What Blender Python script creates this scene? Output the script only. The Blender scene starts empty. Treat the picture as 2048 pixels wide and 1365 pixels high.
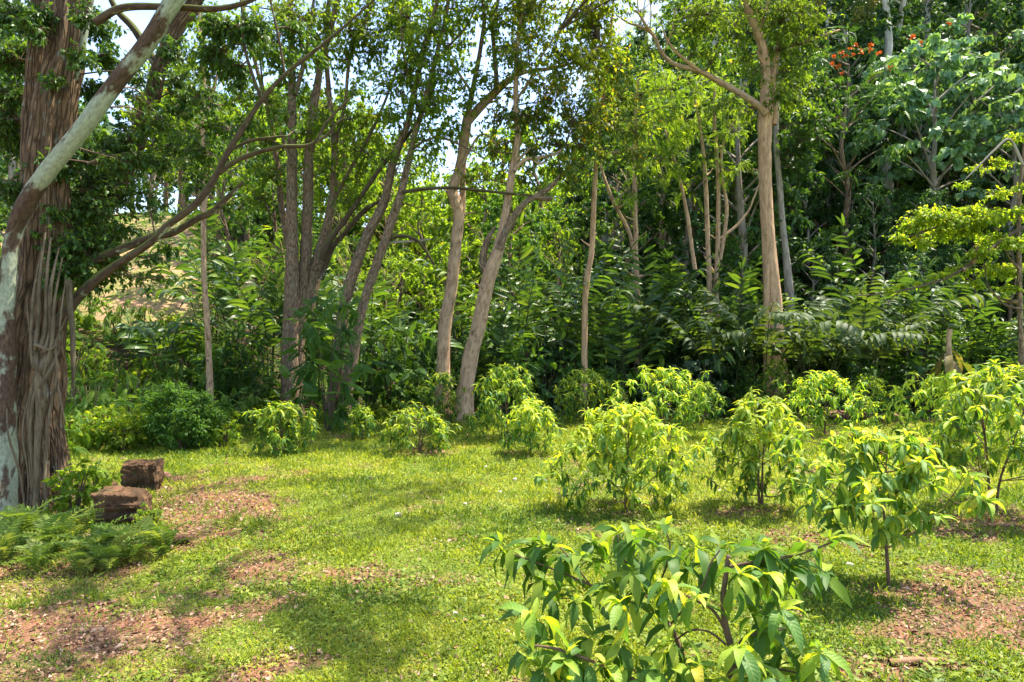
import bpy, math
import numpy as np
from mathutils import Matrix, Vector

# ------------------------------------------------------------------ camera, sky, sun, exposure
sc = bpy.context.scene
COL = sc.collection
W_PX, H_PX = 2048.0, 1365.0
F, CX, CY, HC = 1400.0, 1024.0, 682.5, 2.6

cam_d = bpy.data.cameras.new('camera')
cam = bpy.data.objects.new('camera', cam_d)
COL.objects.link(cam)
cam.location = (0, 0, HC)
cam.rotation_euler = (math.radians(90), 0, 0)
cam_d.sensor_width = 36.0
cam_d.lens = F / W_PX * 36.0
cam_d.clip_start = 0.1
cam_d.clip_end = 2000
sc.camera = cam

SUN_EL, SUN_AZ = math.radians(64), math.radians(62)        # azimuth from +Y (view direction) towards +X
SUN_DIR = np.array([math.sin(SUN_AZ) * math.cos(SUN_EL), math.cos(SUN_AZ) * math.cos(SUN_EL), math.sin(SUN_EL)])

world = bpy.data.worlds.new('World')
sc.world = world
world.use_nodes = True
wn = world.node_tree
for n in list(wn.nodes):
    wn.nodes.remove(n)
w_out = wn.nodes.new('ShaderNodeOutputWorld')
w_bg = wn.nodes.new('ShaderNodeBackground')
w_bg.inputs['Strength'].default_value = 0.15
w_sky = wn.nodes.new('ShaderNodeTexSky')
w_sky.sky_type = 'NISHITA'
w_sky.sun_disc = False
w_sky.sun_elevation = SUN_EL
w_sky.sun_rotation = SUN_AZ
w_sky.dust_density = 1.2
w_tc = wn.nodes.new('ShaderNodeTexCoord')
w_map = wn.nodes.new('ShaderNodeMapping')
w_map.inputs['Scale'].default_value = (1.6, 1.6, 3.2)
w_map.inputs['Location'].default_value = (0.35, 0.1, 0.2)
w_noise = wn.nodes.new('ShaderNodeTexNoise')
w_noise.inputs['Scale'].default_value = 1.7
w_noise.inputs['Detail'].default_value = 7
w_noise.inputs['Roughness'].default_value = 0.58
w_ramp = wn.nodes.new('ShaderNodeValToRGB')
w_ramp.color_ramp.elements[0].position = 0.48
w_ramp.color_ramp.elements[1].position = 0.76
w_mix = wn.nodes.new('ShaderNodeMix')
w_mix.data_type = 'RGBA'
w_mix.inputs['B'].default_value = (2.5, 2.65, 2.9, 1)
wn.links.new(w_tc.outputs['Generated'], w_map.inputs['Vector'])
wn.links.new(w_map.outputs['Vector'], w_noise.inputs['Vector'])
wn.links.new(w_noise.outputs['Fac'], w_ramp.inputs['Fac'])
wn.links.new(w_ramp.outputs['Color'], w_mix.inputs['Factor'])
wn.links.new(w_sky.outputs['Color'], w_mix.inputs['A'])
wn.links.new(w_mix.outputs['Result'], w_bg.inputs['Color'])
wn.links.new(w_bg.outputs['Background'], w_out.inputs['Surface'])

sun_d = bpy.data.lights.new('sun', 'SUN')
sun_d.energy = 4.0
sun_d.angle = math.radians(0.53)
sun_d.color = (1.0, 0.92, 0.76)
sun = bpy.data.objects.new('sun', sun_d)
COL.objects.link(sun)
sun.location = (20, 10, 60)
sun.rotation_euler = Vector(SUN_DIR).to_track_quat('Z', 'Y').to_euler()

sc.view_settings.view_transform = 'Standard'
sc.view_settings.look = 'None'
sc.view_settings.exposure = 1.85
sc.view_settings.gamma = 1.0
sc.view_settings.use_curve_mapping = False
sc.render.engine = 'CYCLES'
cy = sc.cycles
cy.max_bounces = 7
cy.diffuse_bounces = 4
cy.glossy_bounces = 2
cy.transmission_bounces = 4
cy.transparent_max_bounces = 4
cy.caustics_reflective = False
cy.caustics_refractive = False
cy.use_denoising = True
cy.use_adaptive_sampling = True
cy.adaptive_threshold = 0.015

# ------------------------------------------------------------------ helpers
R = np.random.default_rng(11)

def P(px, py, Y):
    return np.array([(px - CX) / F * Y, Y, HC - (py - CY) / F * Y])

def smooth(a, b, x):
    t = np.clip((np.asarray(x, float) - a) / (b - a), 0, 1)
    return t * t * (3 - 2 * t)

def _hash(i, j, s):
    v = np.sin(i * 127.1 + j * 311.7 + s * 74.7) * 43758.5453
    return v - np.floor(v)

def vnoise(x, y, s=0):
    x = np.asarray(x, float); y = np.asarray(y, float)
    i = np.floor(x); j = np.floor(y)
    u = x - i; v = y - j
    u = u * u * (3 - 2 * u); v = v * v * (3 - 2 * v)
    return ((_hash(i, j, s) * (1 - u) + _hash(i + 1, j, s) * u) * (1 - v) +
            (_hash(i, j + 1, s) * (1 - u) + _hash(i + 1, j + 1, s) * u) * v)

def fbm(x, y, s=0, o=4):
    t = 0; a = 0.5; f = 1.0; n = 0
    for k in range(o):
        t = t + a * vnoise(x * f, y * f, s + k * 13.1); n += a; a *= 0.5; f *= 2.03
    return t / n

def ground_h(x, y):
    x = np.asarray(x, float); y = np.asarray(y, float)
    tl = np.maximum(0, y - 21)
    tr = np.maximum(0, y - 27)
    left = 13 * (1 - np.exp(-tl / 20)) * smooth(5, 17, -x)
    right = 50 * (1 - np.exp(-tr / 62)) * smooth(-9, 27, x)
    mid = 0.07 * tr
    bump = 0.10 * (fbm(x * 0.25, y * 0.25, 3) - 0.5) + 0.045 * (fbm(x * 1.7, y * 1.7, 5, 3) - 0.5)
    big = (fbm(x * 0.05, y * 0.05, 9) - 0.5) * 3.0 * smooth(28, 55, y)
    return left + right + mid + bump + big

def gh(x, y):
    return float(ground_h(x, y))

class MB:
    """collects vertices and faces of one mesh object"""
    def __init__(self):
        self.v = []; self.q = []; self.t = []; self.rnd = []; self.bark = []; self.uv = []; self.n = 0
    def add(self, v, q=None, t=None, rnd=None, bark=None, uv=None):
        v = np.asarray(v, float).reshape(-1, 3)
        if q is not None and len(q): self.q.append(np.asarray(q, int).reshape(-1, 4) + self.n)
        if t is not None and len(t): self.t.append(np.asarray(t, int).reshape(-1, 3) + self.n)
        self.v.append(v); self.n += len(v)
        self.rnd.append(np.zeros(len(v)) if rnd is None else np.asarray(rnd, float).reshape(-1))
        self.bark.append(np.zeros((len(v), 3)) if bark is None else np.asarray(bark, float).reshape(-1, 3))
        self.uv.append(np.zeros((len(v), 2)) if uv is None else np.asarray(uv, float).reshape(-1, 2))
    def mesh(self, name, mat, origin=(0, 0, 0), smooth_shade=True, attr='rnd'):
        me = bpy.data.meshes.new(name)
        if not self.v:
            return me
        v = np.concatenate(self.v) - np.asarray(origin, float)
        q = np.concatenate(self.q) if self.q else np.zeros((0, 4), int)
        t = np.concatenate(self.t) if self.t else np.zeros((0, 3), int)
        me.vertices.add(len(v)); me.vertices.foreach_set('co', v.astype(np.float32).ravel())
        loops = np.concatenate([q.ravel(), t.ravel()])
        tot = np.concatenate([np.full(len(q), 4), np.full(len(t), 3)])
        start = np.concatenate([[0], np.cumsum(tot)[:-1]]) if len(tot) else np.zeros(0, int)
        me.loops.add(len(loops)); me.loops.foreach_set('vertex_index', loops.astype(np.int32))
        me.polygons.add(len(tot))
        me.polygons.foreach_set('loop_start', start.astype(np.int32))
        me.polygons.foreach_set('use_smooth', np.full(len(tot), smooth_shade))
        if attr == 'rnd':
            a = me.attributes.new('rnd', 'FLOAT', 'POINT')
            a.data.foreach_set('value', np.concatenate(self.rnd).astype(np.float32))
        elif attr == 'bark':
            a = me.attributes.new('bark', 'FLOAT_VECTOR', 'POINT')
            a.data.foreach_set('vector', np.concatenate(self.bark).astype(np.float32).ravel())
        elif attr == 'uv':
            uvl = me.uv_layers.new(name='UVMap')
            uvl.data.foreach_set('uv', np.concatenate(self.uv)[loops].astype(np.float32).ravel())
        me.update(calc_edges=True)
        if mat is not None:
            for m in (mat if isinstance(mat, (list, tuple)) else [mat]):
                me.materials.append(m)
        return me

def tag(o, label=None, cat=None, group=None, kind=None):
    if label: o['label'] = label
    if cat: o['category'] = cat
    if group: o['group'] = group
    if kind: o['kind'] = kind
    return o

def link(name, me, parent=None):
    o = bpy.data.objects.new(name, me)
    COL.objects.link(o)
    if parent is not None: o.parent = parent
    return o

def thing(name, label, cat, loc=(0, 0, 0), group=None, rotz=0.0):
    o = bpy.data.objects.new(name, None)
    o.empty_display_size = 0.2
    COL.objects.link(o)
    o.location = tuple(float(c) for c in loc)
    o.rotation_euler = (0, 0, rotz)
    return tag(o, label, cat, group)

def part(name, mb, mat, parent, attr='bark', kind=None, smooth_shade=True, world=True):
    org = np.array(parent.location) if (world and parent is not None) else (0, 0, 0)
    if world and parent is not None and parent.parent is not None:
        org = np.array(parent.location) + np.array(parent.parent.location)
    o = link(name, mb.mesh(name, mat, org, smooth_shade, attr), parent)
    if kind: o['kind'] = kind
    return o

def kids():
    d = {}
    for o in bpy.data.objects:
        if o.parent is not None: d.setdefault(o.parent.name, []).append(o)
    return d

def dup(root, loc, rotz, s, label=None, group=None, kmap=None, sz=None):
    """a copy of a thing with copies of its parts and sub-parts"""
    r = root.copy(); COL.objects.link(r)
    r.location = tuple(float(c) for c in loc); r.rotation_euler = (0, 0, rotz)
    r.scale = (s, s, sz if sz else s)
    if label: r['label'] = label
    if group: r['group'] = group
    for ch in kmap.get(root.name, []):
        c = ch.copy(); COL.objects.link(c); c.parent = r
        for g in kmap.get(ch.name, []):
            d = g.copy(); COL.objects.link(d); d.parent = c
    return r

def unit(v):
    return v / np.maximum(np.linalg.norm(v, axis=-1, keepdims=True), 1e-9)

def catmull(p, w, sub):
    p = np.asarray(p, float); w = np.asarray(w, float)
    a = np.vstack([2 * p[0] - p[1], p, 2 * p[-1] - p[-2]])
    out = []; ow = []
    for i in range(len(p) - 1):
        p0, p1, p2, p3 = a[i], a[i + 1], a[i + 2], a[i + 3]
        for k in range(sub):
            t = k / sub
            out.append(0.5 * ((2 * p1) + (-p0 + p2) * t + (2 * p0 - 5 * p1 + 4 * p2 - p3) * t * t + (-p0 + 3 * p1 - 3 * p2 + p3) * t ** 3))
            ow.append(w[i] * (1 - t) + w[i + 1] * t)
    out.append(p[-1]); ow.append(w[-1])
    return np.array(out), np.array(ow)

def tube(mb, pts, rad, seg=10, sub=5, rough=0.06, flute=0.0, nfl=7, seed=0.0, rnd=0.0):
    """a tapering, slightly uneven round limb along a curve; returns the curve"""
    c, r = catmull(pts, rad, sub)
    n = len(c)
    tan = unit(np.gradient(c, axis=0))
    ref = np.array([0.0, 1.0, 0.0])
    u = np.zeros_like(c)
    u0 = np.cross(tan[0], ref)
    if np.linalg.norm(u0) < 0.1: u0 = np.cross(tan[0], [1.0, 0, 0])
    u[0] = u0 / np.linalg.norm(u0)
    for i in range(1, n):
        k = u[i - 1] - tan[i] * np.dot(u[i - 1], tan[i]); u[i] = k / max(np.linalg.norm(k), 1e-9)
    w = np.cross(tan, u)
    ln = np.concatenate([[0], np.cumsum(np.linalg.norm(np.diff(c, axis=0), axis=1))])
    th = np.linspace(0, 2 * np.pi, seg, endpoint=False)
    T, L = np.meshgrid(th, ln)
    rr = r[:, None] * (1 + rough * 2 * (vnoise(np.cos(T) * 1.6 + 9 + seed, np.sin(T) * 1.6 + L * 2.2 + seed * 3.3, 4) - 0.5)
                       + flute * np.sin(T * nfl + np.sin(L * 0.9 + seed) * 1.2) * (0.6 + 0.8 * vnoise(np.cos(T) * 1.1 + 7 + seed, np.sin(T) * 1.1 + L * 0.8, 2)))
    v = c[:, None, :] + rr[..., None] * (np.cos(T)[..., None] * u[:, None, :] + np.sin(T)[..., None] * w[:, None, :])
    v = v.reshape(-1, 3)
    bark = np.stack([np.cos(T) * r[:, None], np.sin(T) * r[:, None], L + seed * 3.7], -1).reshape(-1, 3)
    i = np.arange(n - 1)[:, None] * seg; j = np.arange(seg)[None, :]; j2 = (j + 1) % seg
    q = np.stack([i + j, i + j2, i + seg + j2, i + seg + j], -1).reshape(-1, 4)
    tip = np.vstack([v, c[-1] + tan[-1] * r[-1] * 0.6])
    bark = np.vstack([bark, [0, 0, ln[-1] + seed * 3.7]])
    jj = np.arange(seg)
    t = np.stack([(n - 1) * seg + jj, (n - 1) * seg + (jj + 1) % seg, np.full(seg, n * seg)], -1)
    mb.add(tip, q, t, rnd=np.full(len(tip), rnd), bark=bark)
    return c

# ------------------------------------------------------------------ materials
class NT:
    def __init__(self, name):
        self.m = bpy.data.materials.new(name); self.m.use_nodes = True
        self.t = self.m.node_tree
        for n in list(self.t.nodes): self.t.nodes.remove(n)
        self.out = self.n('ShaderNodeOutputMaterial')
    def n(self, typ, **kw):
        nd = self.t.nodes.new(typ)
        for k, v in kw.items():
            if hasattr(nd, k) and k not in ('Scale',): setattr(nd, k, v)
        return nd
    def l(self, a, b): self.t.links.new(a, b)
    def attr(self, name): return self.n('ShaderNodeAttribute', attribute_name=name)
    def noise(self, vec, scale, detail=4, rough=0.55):
        n = self.n('ShaderNodeTexNoise')
        n.inputs['Scale'].default_value = scale; n.inputs['Detail'].default_value = detail
        n.inputs['Roughness'].default_value = rough
        if vec is not None: self.l(vec, n.inputs['Vector'])
        return n.outputs['Fac']
    def ramp(self, fac, stops):
        n = self.n('ShaderNodeValToRGB'); e = n.color_ramp.elements
        while len(e) < len(stops): e.new(0.5)
        for k, (p, c) in enumerate(stops):
            e[k].position = p; e[k].color = (*c, 1) if len(c) == 3 else c
        self.l(fac, n.inputs['Fac'])
        return n.outputs['Color']
    def mix(self, fac, a, b, blend='MIX'):
        n = self.n('ShaderNodeMix'); n.data_type = 'RGBA'; n.blend_type = blend
        for key, v in (('Factor', fac), ('A', a), ('B', b)):
            if isinstance(v, (int, float)): n.inputs[key].default_value = v
            elif isinstance(v, tuple): n.inputs[key].default_value = (*v, 1)
            else: self.l(v, n.inputs[key])
        return n.outputs['Result']
    def math(self, op, a, b=None):
        n = self.n('ShaderNodeMath', operation=op)
        for k, v in enumerate((a, b)):
            if v is None: continue
            if isinstance(v, (int, float)): n.inputs[k].default_value = v
            else: self.l(v, n.inputs[k])
        return n.outputs[0]
    def mapping(self, vec, scale):
        n = self.n('ShaderNodeMapping'); n.inputs['Scale'].default_value = scale
        self.l(vec, n.inputs['Vector']); return n.outputs['Vector']
    def bump(self, h, strength=0.4, dist=0.02):
        n = self.n('ShaderNodeBump'); n.inputs['Strength'].default_value = strength
        n.inputs['Distance'].default_value = dist
        self.l(h, n.inputs['Height']); return n.outputs['Normal']
    def principled(self, col, rough=0.6, spec=0.3, normal=None):
        b = self.n('ShaderNodeBsdfPrincipled')
        if isinstance(col, tuple): b.inputs['Base Color'].default_value = (*col, 1)
        else: self.l(col, b.inputs['Base Color'])
        if isinstance(rough, (int, float)): b.inputs['Roughness'].default_value = rough
        else: self.l(rough, b.inputs['Roughness'])
        b.inputs['Specular IOR Level'].default_value = spec
        if normal is not None: self.l(normal, b.inputs['Normal'])
        return b.outputs['BSDF']
    def done(self, shader):
        self.l(shader, self.out.inputs['Surface']); return self.m

GAIN = 1.45
def leaf_mat(name, stops, trans=0.42, rough=0.5, spec=0.22, tcol=(1.75, 1.65, 0.45), vary=0.25, per_object=False, veins=False, disease=False):
    k = NT(name)
    stops = [(p, tuple(min(.62, c * GAIN) for c in cc)) for p, cc in stops]
    oi = k.n('ShaderNodeObjectInfo')
    fac = oi.outputs['Random'] if per_object else k.attr('rnd').outputs['Fac']
    col = k.ramp(fac, stops)
    if not per_object:
        hv = k.n('ShaderNodeHueSaturation')
        mr = k.n('ShaderNodeMapRange')
        mr.inputs['To Min'].default_value = 1 - vary; mr.inputs['To Max'].default_value = 1 + vary
        k.l(oi.outputs['Random'], mr.inputs['Value']); k.l(mr.outputs['Result'], hv.inputs['Value'])
        k.l(col, hv.inputs['Color']); col = hv.outputs['Color']
    nrm = None
    if veins:
        uv = k.n('ShaderNodeUVMap').outputs['UV']
        sp = k.n('ShaderNodeSeparateXYZ'); k.l(uv, sp.inputs[0])
        au = k.math('ABSOLUTE', sp.outputs['X'])
        ph = k.math('SUBTRACT', k.math('MULTIPLY', sp.outputs['Y'], 62.0), k.math('MULTIPLY', au, 17.0))
        wv = k.math('SINE', ph)
        line = k.math('SMOOTH_MAX', k.math('SUBTRACT', wv, 0.72), 0.0)
        mid = k.math('LESS_THAN', au, 0.05)
        vm = k.math('MAXIMUM', k.math('MULTIPLY', line, 2.2), mid)
        col = k.mix(k.math('MULTIPLY', vm, 0.24), col, (0.34, 0.42, 0.10))
        nz = k.noise(k.n('ShaderNodeTexCoord').outputs['Object'], 9, 3)
        col = k.mix(k.ramp(nz, [(0.45, (0, 0, 0)), (0.75, (0.3, 0.3, 0.3))]), col, (0.16, 0.20, 0.03))
        sz_ = k.noise(k.mapping(k.n('ShaderNodeVectorMath', operation='ADD').outputs[0], (1, 1, 1)), 7, 3) if False else k.noise(k.n('ShaderNodeTexCoord').outputs['Generated'], 6.5, 3)
        rim = k.math('MULTIPLY', k.math('POWER', sp.outputs['Y'], 6.0), 0.22)
        spot = k.ramp(k.math('ADD', k.math('ADD', sz_, rim), k.math('MULTIPLY', k.math('SUBTRACT', oi.outputs['Random'], 0.5), 0.16)), [(0.70, (0, 0, 0)), (0.76, (0.8, 0.8, 0.8))])
        col = k.mix(spot, col, (0.20, 0.12, 0.035))
        nrm = k.bump(wv, 0.22, 0.003)
    sh = k.principled(col, rough, spec, nrm)
    tr = k.n('ShaderNodeBsdfTranslucent')
    k.l(k.mix(1.0, col, tcol, 'MULTIPLY'), tr.inputs['Color'])
    mx = k.n('ShaderNodeMixShader'); mx.inputs[0].default_value = trans
    k.l(sh, mx.inputs[1]); k.l(tr.outputs[0], mx.inputs[2])
    return k.done(mx.outputs[0])

def bark_mat(name, base, dark, lichen=None, lamt=0.5, stretch=(9, 9, 1.6), bump=0.7, lscale=1.6, dist=0.03, moss=None, plates=None):
    k = NT(name)
    b = k.attr('bark').outputs['Vector']
    f = k.noise(k.mapping(b, stretch), 2.2, 6, 0.6)
    g = k.noise(k.mapping(b, (3, 3, 1.2)), 2.0, 4)
    col = k.ramp(f, [(0.30, dark), (0.52, base), (0.75, tuple(min(1, c * 1.35) for c in base))])
    col = k.mix(k.ramp(g, [(0.35, (0, 0, 0)), (0.7, (0.5, 0.5, 0.5))]), col, tuple(c * 0.55 for c in base))
    if lichen:
        ln = k.noise(k.mapping(b, (1.6, 1.6, 0.9)), lscale, 5, 0.62)
        m = k.ramp(ln, [(lamt, (0, 0, 0)), (lamt + 0.05, (1, 1, 1))])
        l2 = k.noise(k.mapping(b, (14, 14, 5)), 3.0, 4)
        lc = k.ramp(l2, [(0.3, tuple(c * 0.6 for c in lichen)), (0.6, lichen)])
        col = k.mix(m, col, lc)
    if moss:
        geo = k.n('ShaderNodeNewGeometry'); sp = k.n('ShaderNodeSeparateXYZ'); k.l(geo.outputs['Normal'], sp.inputs[0])
        mn = k.math('ADD', sp.outputs['Z'], k.math('MULTIPLY', k.noise(k.mapping(b, (6, 6, 4)), 2.5, 4), 1.2))
        col = k.mix(k.ramp(mn, [(0.75, (0, 0, 0)), (1.05, (0.85, 0.85, 0.85))]), col, moss)
    hgt = f
    if plates:
        dv = k.n('ShaderNodeMix'); dv.data_type = 'VECTOR'; dv.inputs['Factor'].default_value = 0.045
        nz_ = k.n('ShaderNodeTexNoise'); nz_.inputs['Scale'].default_value = 3.0; k.l(b, nz_.inputs['Vector'])
        k.l(b, dv.inputs['A']); k.l(nz_.outputs['Color'], dv.inputs['B'])
        vo = k.n('ShaderNodeTexVoronoi'); vo.feature = 'DISTANCE_TO_EDGE'; vo.inputs['Scale'].default_value = 1.0
        k.l(k.mapping(dv.outputs[1], plates), vo.inputs['Vector'])
        cr = k.ramp(vo.outputs['Distance'], [(0.0, (0.42, 0.42, 0.42)), (0.16, (1, 1, 1))])
        col = k.mix(cr, tuple(c * .8 for c in dark), col)
        hgt = k.math('ADD', k.math('MULTIPLY', f, 0.5), k.math('MULTIPLY', cr, 0.8))
    return k.done(k.principled(col, 0.85, 0.15, k.bump(hgt, bump, dist)))

def rock_mat(name, base, dark, moss):
    k = NT(name)
    o = k.n('ShaderNodeTexCoord').outputs['Object']
    a = k.noise(o, 3.5, 8, 0.65); c = k.noise(o, 1.4, 3)
    col = k.ramp(a, [(0.3, dark), (0.55, base), (0.8, tuple(min(1, x * 1.4) for x in base))])
    col = k.mix(k.ramp(c, [(0.48, (0, 0, 0)), (0.58, (0.9, 0.9, 0.9))]), col, dark)
    d = k.noise(o, 6.0, 5)
    col = k.mix(k.ramp(d, [(0.6, (0, 0, 0)), (0.68, (0.7, 0.7, 0.7))]), col, moss)
    return k.done(k.principled(col, 0.9, 0.15, k.bump(a, 0.9, 0.05)))

def plain_mat(name, c0, c1, scale=12, rough=0.85, bump=0.4):
    k = NT(name)
    o = k.n('ShaderNodeTexCoord').outputs['Object']
    a = k.noise(o, scale, 5)
    return k.done(k.principled(k.ramp(a, [(0.3, c0), (0.7, c1)]), rough, 0.2, k.bump(a, bump, 0.01)))

M = {}
# foliage (ramp colours tuned by eye, then scaled by the gain)
M['leaf_dark'] = leaf_mat('glossy_dark_leaf', [(0, (0.018, 0.044, 0.011)), (0.6, (0.042, 0.085, 0.016)), (1, (0.085, 0.145, 0.022))], 0.42, 0.42, 0.3)
M['leaf_airy'] = leaf_mat('airy_green_leaf', [(0, (0.055, 0.108, 0.016)), (0.6, (0.125, 0.190, 0.024)), (0.93, (0.15, 0.20, 0.025)), (1, (0.26, 0.20, 0.02))], 0.64)
M['leaf_lime'] = leaf_mat('lime_green_leaf', [(0, (0.065, 0.120, 0.016)), (0.6, (0.135, 0.200, 0.022)), (1, (0.26, 0.28, 0.03))], 0.60)
M['leaf_mid'] = leaf_mat('mid_green_leaf', [(0, (0.022, 0.058, 0.014)), (0.6, (0.048, 0.102, 0.020)), (1, (0.10, 0.165, 0.025))], 0.48)
M['leaf_bank'] = leaf_mat('bank_leaf', [(0, (0.035, 0.078, 0.014)), (0.6, (0.075, 0.138, 0.022)), (1, (0.15, 0.20, 0.03))], 0.46)
M['leaf_yellowing'] = leaf_mat('yellowing_leaf', [(0, (0.035, 0.075, 0.014)), (0.6, (0.085, 0.125, 0.018)), (0.8, (0.20, 0.18, 0.02)), (1, (0.42, 0.24, 0.02))], 0.56)
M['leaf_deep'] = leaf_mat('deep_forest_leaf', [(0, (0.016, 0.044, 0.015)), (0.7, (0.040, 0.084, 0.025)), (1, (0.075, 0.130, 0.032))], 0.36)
M['leaf_pale'] = leaf_mat('pale_silvery_leaf', [(0, (0.045, 0.095, 0.045)), (0.6, (0.110, 0.190, 0.095)), (1, (0.21, 0.30, 0.17))], 0.36, 0.5)
M['leaf_grey'] = leaf_mat('greyish_heart_leaf', [(0, (0.030, 0.055, 0.030)), (1, (0.075, 0.115, 0.065))], 0.30, 0.6)
M['leaf_olive'] = leaf_mat('olive_dry_leaf', [(0, (0.05, 0.075, 0.018)), (0.6, (0.11, 0.13, 0.03)), (1, (0.24, 0.19, 0.06))], 0.4)
M['leaf_fern'] = leaf_mat('fern_frond_leaf', [(0, (0.06, 0.105, 0.026)), (0.6, (0.12, 0.175, 0.042)), (0.9, (0.17, 0.20, 0.06)), (1, (0.18, 0.12, 0.05))], 0.45, per_object=True)
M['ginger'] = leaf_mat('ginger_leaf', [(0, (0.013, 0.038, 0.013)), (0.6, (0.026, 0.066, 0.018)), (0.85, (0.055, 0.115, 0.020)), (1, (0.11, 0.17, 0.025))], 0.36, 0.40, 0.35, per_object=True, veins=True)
M['sap'] = leaf_mat('sapling_leaf', [(0, (0.040, 0.100, 0.026)), (0.35, (0.070, 0.150, 0.028)), (0.7, (0.125, 0.205, 0.028)), (0.93, (0.20, 0.26, 0.03)), (1, (0.33, 0.28, 0.03))], 0.42, 0.5, 0.25, per_object=True, veins=True)
M['sap_young'] = leaf_mat('young_sapling_leaf', [(0, (0.17, 0.26, 0.030)), (0.6, (0.25, 0.32, 0.035)), (1, (0.34, 0.37, 0.05))], 0.45, 0.5, 0.25, per_object=True, veins=True)
M['sap_yellow'] = leaf_mat('yellowed_sapling_leaf', [(0, (0.42, 0.33, 0.02)), (1, (0.55, 0.38, 0.02))], 0.45, 0.45, 0.3, per_object=True, veins=True)
M['sap_far'] = leaf_mat('sapling_crown_leaf', [(0, (0.040, 0.095, 0.022)), (0.4, (0.075, 0.150, 0.024)), (0.75, (0.19, 0.26, 0.03)), (1, (0.32, 0.36, 0.045))], 0.48, vary=0.25)
GAIN = 1.3
M['grass'] = leaf_mat('lawn_leaf', [(0, (0.065, 0.120, 0.020)), (0.5, (0.178, 0.222, 0.028)), (0.85, (0.215, 0.262, 0.04)), (1, (0.29, 0.285, 0.06))], 0.40, 0.5, 0.2, vary=0.0)
GAIN = 0.95
M['litter'] = leaf_mat('fallen_leaf', [(0, (0.045, 0.022, 0.013)), (0.35, (0.16, 0.080, 0.045)), (0.7, (0.33, 0.20, 0.125)), (0.96, (0.44, 0.31, 0.22)), (1, (0.55, 0.45, 0.35))], 0.06, 0.7, 0.15, tcol=(1, .8, .6), vary=0)
M['flower'] = leaf_mat('orange_blossom', [(0, (0.72, 0.12, 0.015)), (1, (0.80, 0.22, 0.025))], 0.35, tcol=(1, 0.7, 0.5), vary=0.1)
M['dead_leaf'] = leaf_mat('dead_banana_leaf', [(0, (0.16, 0.13, 0.05)), (0.5, (0.12, 0.15, 0.04)), (1, (0.28, 0.20, 0.10))], 0.35, 0.6, per_object=True)
# bark, rock
M['bark_big'] = bark_mat('fissured_brown_bark', (0.185, 0.118, 0.066), (0.04, 0.025, 0.014), (0.25, 0.25, 0.19), 0.60, (9, 9, 2.0), 1.0, 5.0, 0.05, plates=(24, 24, 2.0))
M['bark_lichen'] = bark_mat('lichen_pale_bark', (0.105, 0.068, 0.045), (0.035, 0.022, 0.015), (0.33, 0.36, 0.25), 0.47, (16, 16, 5), 0.5, 1.1, 0.012)
M['bark_root'] = bark_mat('grey_root_bark', (0.15, 0.115, 0.07), (0.045, 0.033, 0.02), (0.24, 0.24, 0.17), 0.64, (8, 8, 2), 0.4)
M['bark_brown'] = bark_mat('grey_brown_bark', (0.28, 0.19, 0.12), (0.055, 0.036, 0.023), (0.25, 0.22, 0.15), 0.57, (8, 8, 3), 0.9, 4.0, plates=(15, 15, 4))
M['bark_tan'] = bark_mat('warm_tan_bark', (0.45, 0.30, 0.185), (0.18, 0.11, 0.06), (0.15, 0.095, 0.06), 0.62, (6, 6, 2.0), 0.9, 3.0)
M['bark_orange'] = bark_mat('orange_tan_bark', (0.48, 0.30, 0.17), (0.25, 0.14, 0.08), (0.22, 0.135, 0.08), 0.63, (7, 7, 1.4), 0.8, 3.0)
M['bark_grey'] = bark_mat('pale_grey_bark', (0.34, 0.29, 0.235), (0.14, 0.11, 0.09), None, 0.5, (5, 5, 1.0), 0.4)
M['bark_white'] = bark_mat('smooth_white_bark', (0.52, 0.49, 0.42), (0.30, 0.26, 0.21), (0.33, 0.24, 0.17), 0.62, (3, 3, 0.6), 0.2)
M['bark_moss'] = bark_mat('mossy_branch_bark', (0.09, 0.06, 0.038), (0.03, 0.02, 0.013), (0.26, 0.28, 0.18), 0.60, (10, 10, 3), 0.6, 3.0, 0.02, (0.10, 0.12, 0.025))
M['twig'] = bark_mat('dark_twig', (0.12, 0.085, 0.055), (0.05, 0.035, 0.025), None, 0.5, (9, 9, 3), 0.2)
M['sap_stem'] = bark_mat('sapling_stem', (0.15, 0.095, 0.060), (0.06, 0.038, 0.026), (0.25, 0.22, 0.16), 0.62, (14, 14, 5), 0.4)
M['ginger_stem'] = bark_mat('green_cane', (0.06, 0.075, 0.025), (0.03, 0.035, 0.012), None, 0.5, (6, 6, 5), 0.1)
M['rock'] = rock_mat('brown_rock', (0.135, 0.074, 0.038), (0.024, 0.016, 0.010), (0.075, 0.075, 0.035))
M['rock_red'] = rock_mat('reddish_rock', (0.28, 0.15, 0.10), (0.10, 0.055, 0.04), (0.20, 0.15, 0.11))
M['stone_white'] = plain_mat('white_stone', (0.35, 0.31, 0.27), (0.58, 0.54, 0.48))
M['dead_wood'] = plain_mat('dead_wood', (0.13, 0.06, 0.03), (0.34, 0.19, 0.11), 18)

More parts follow.
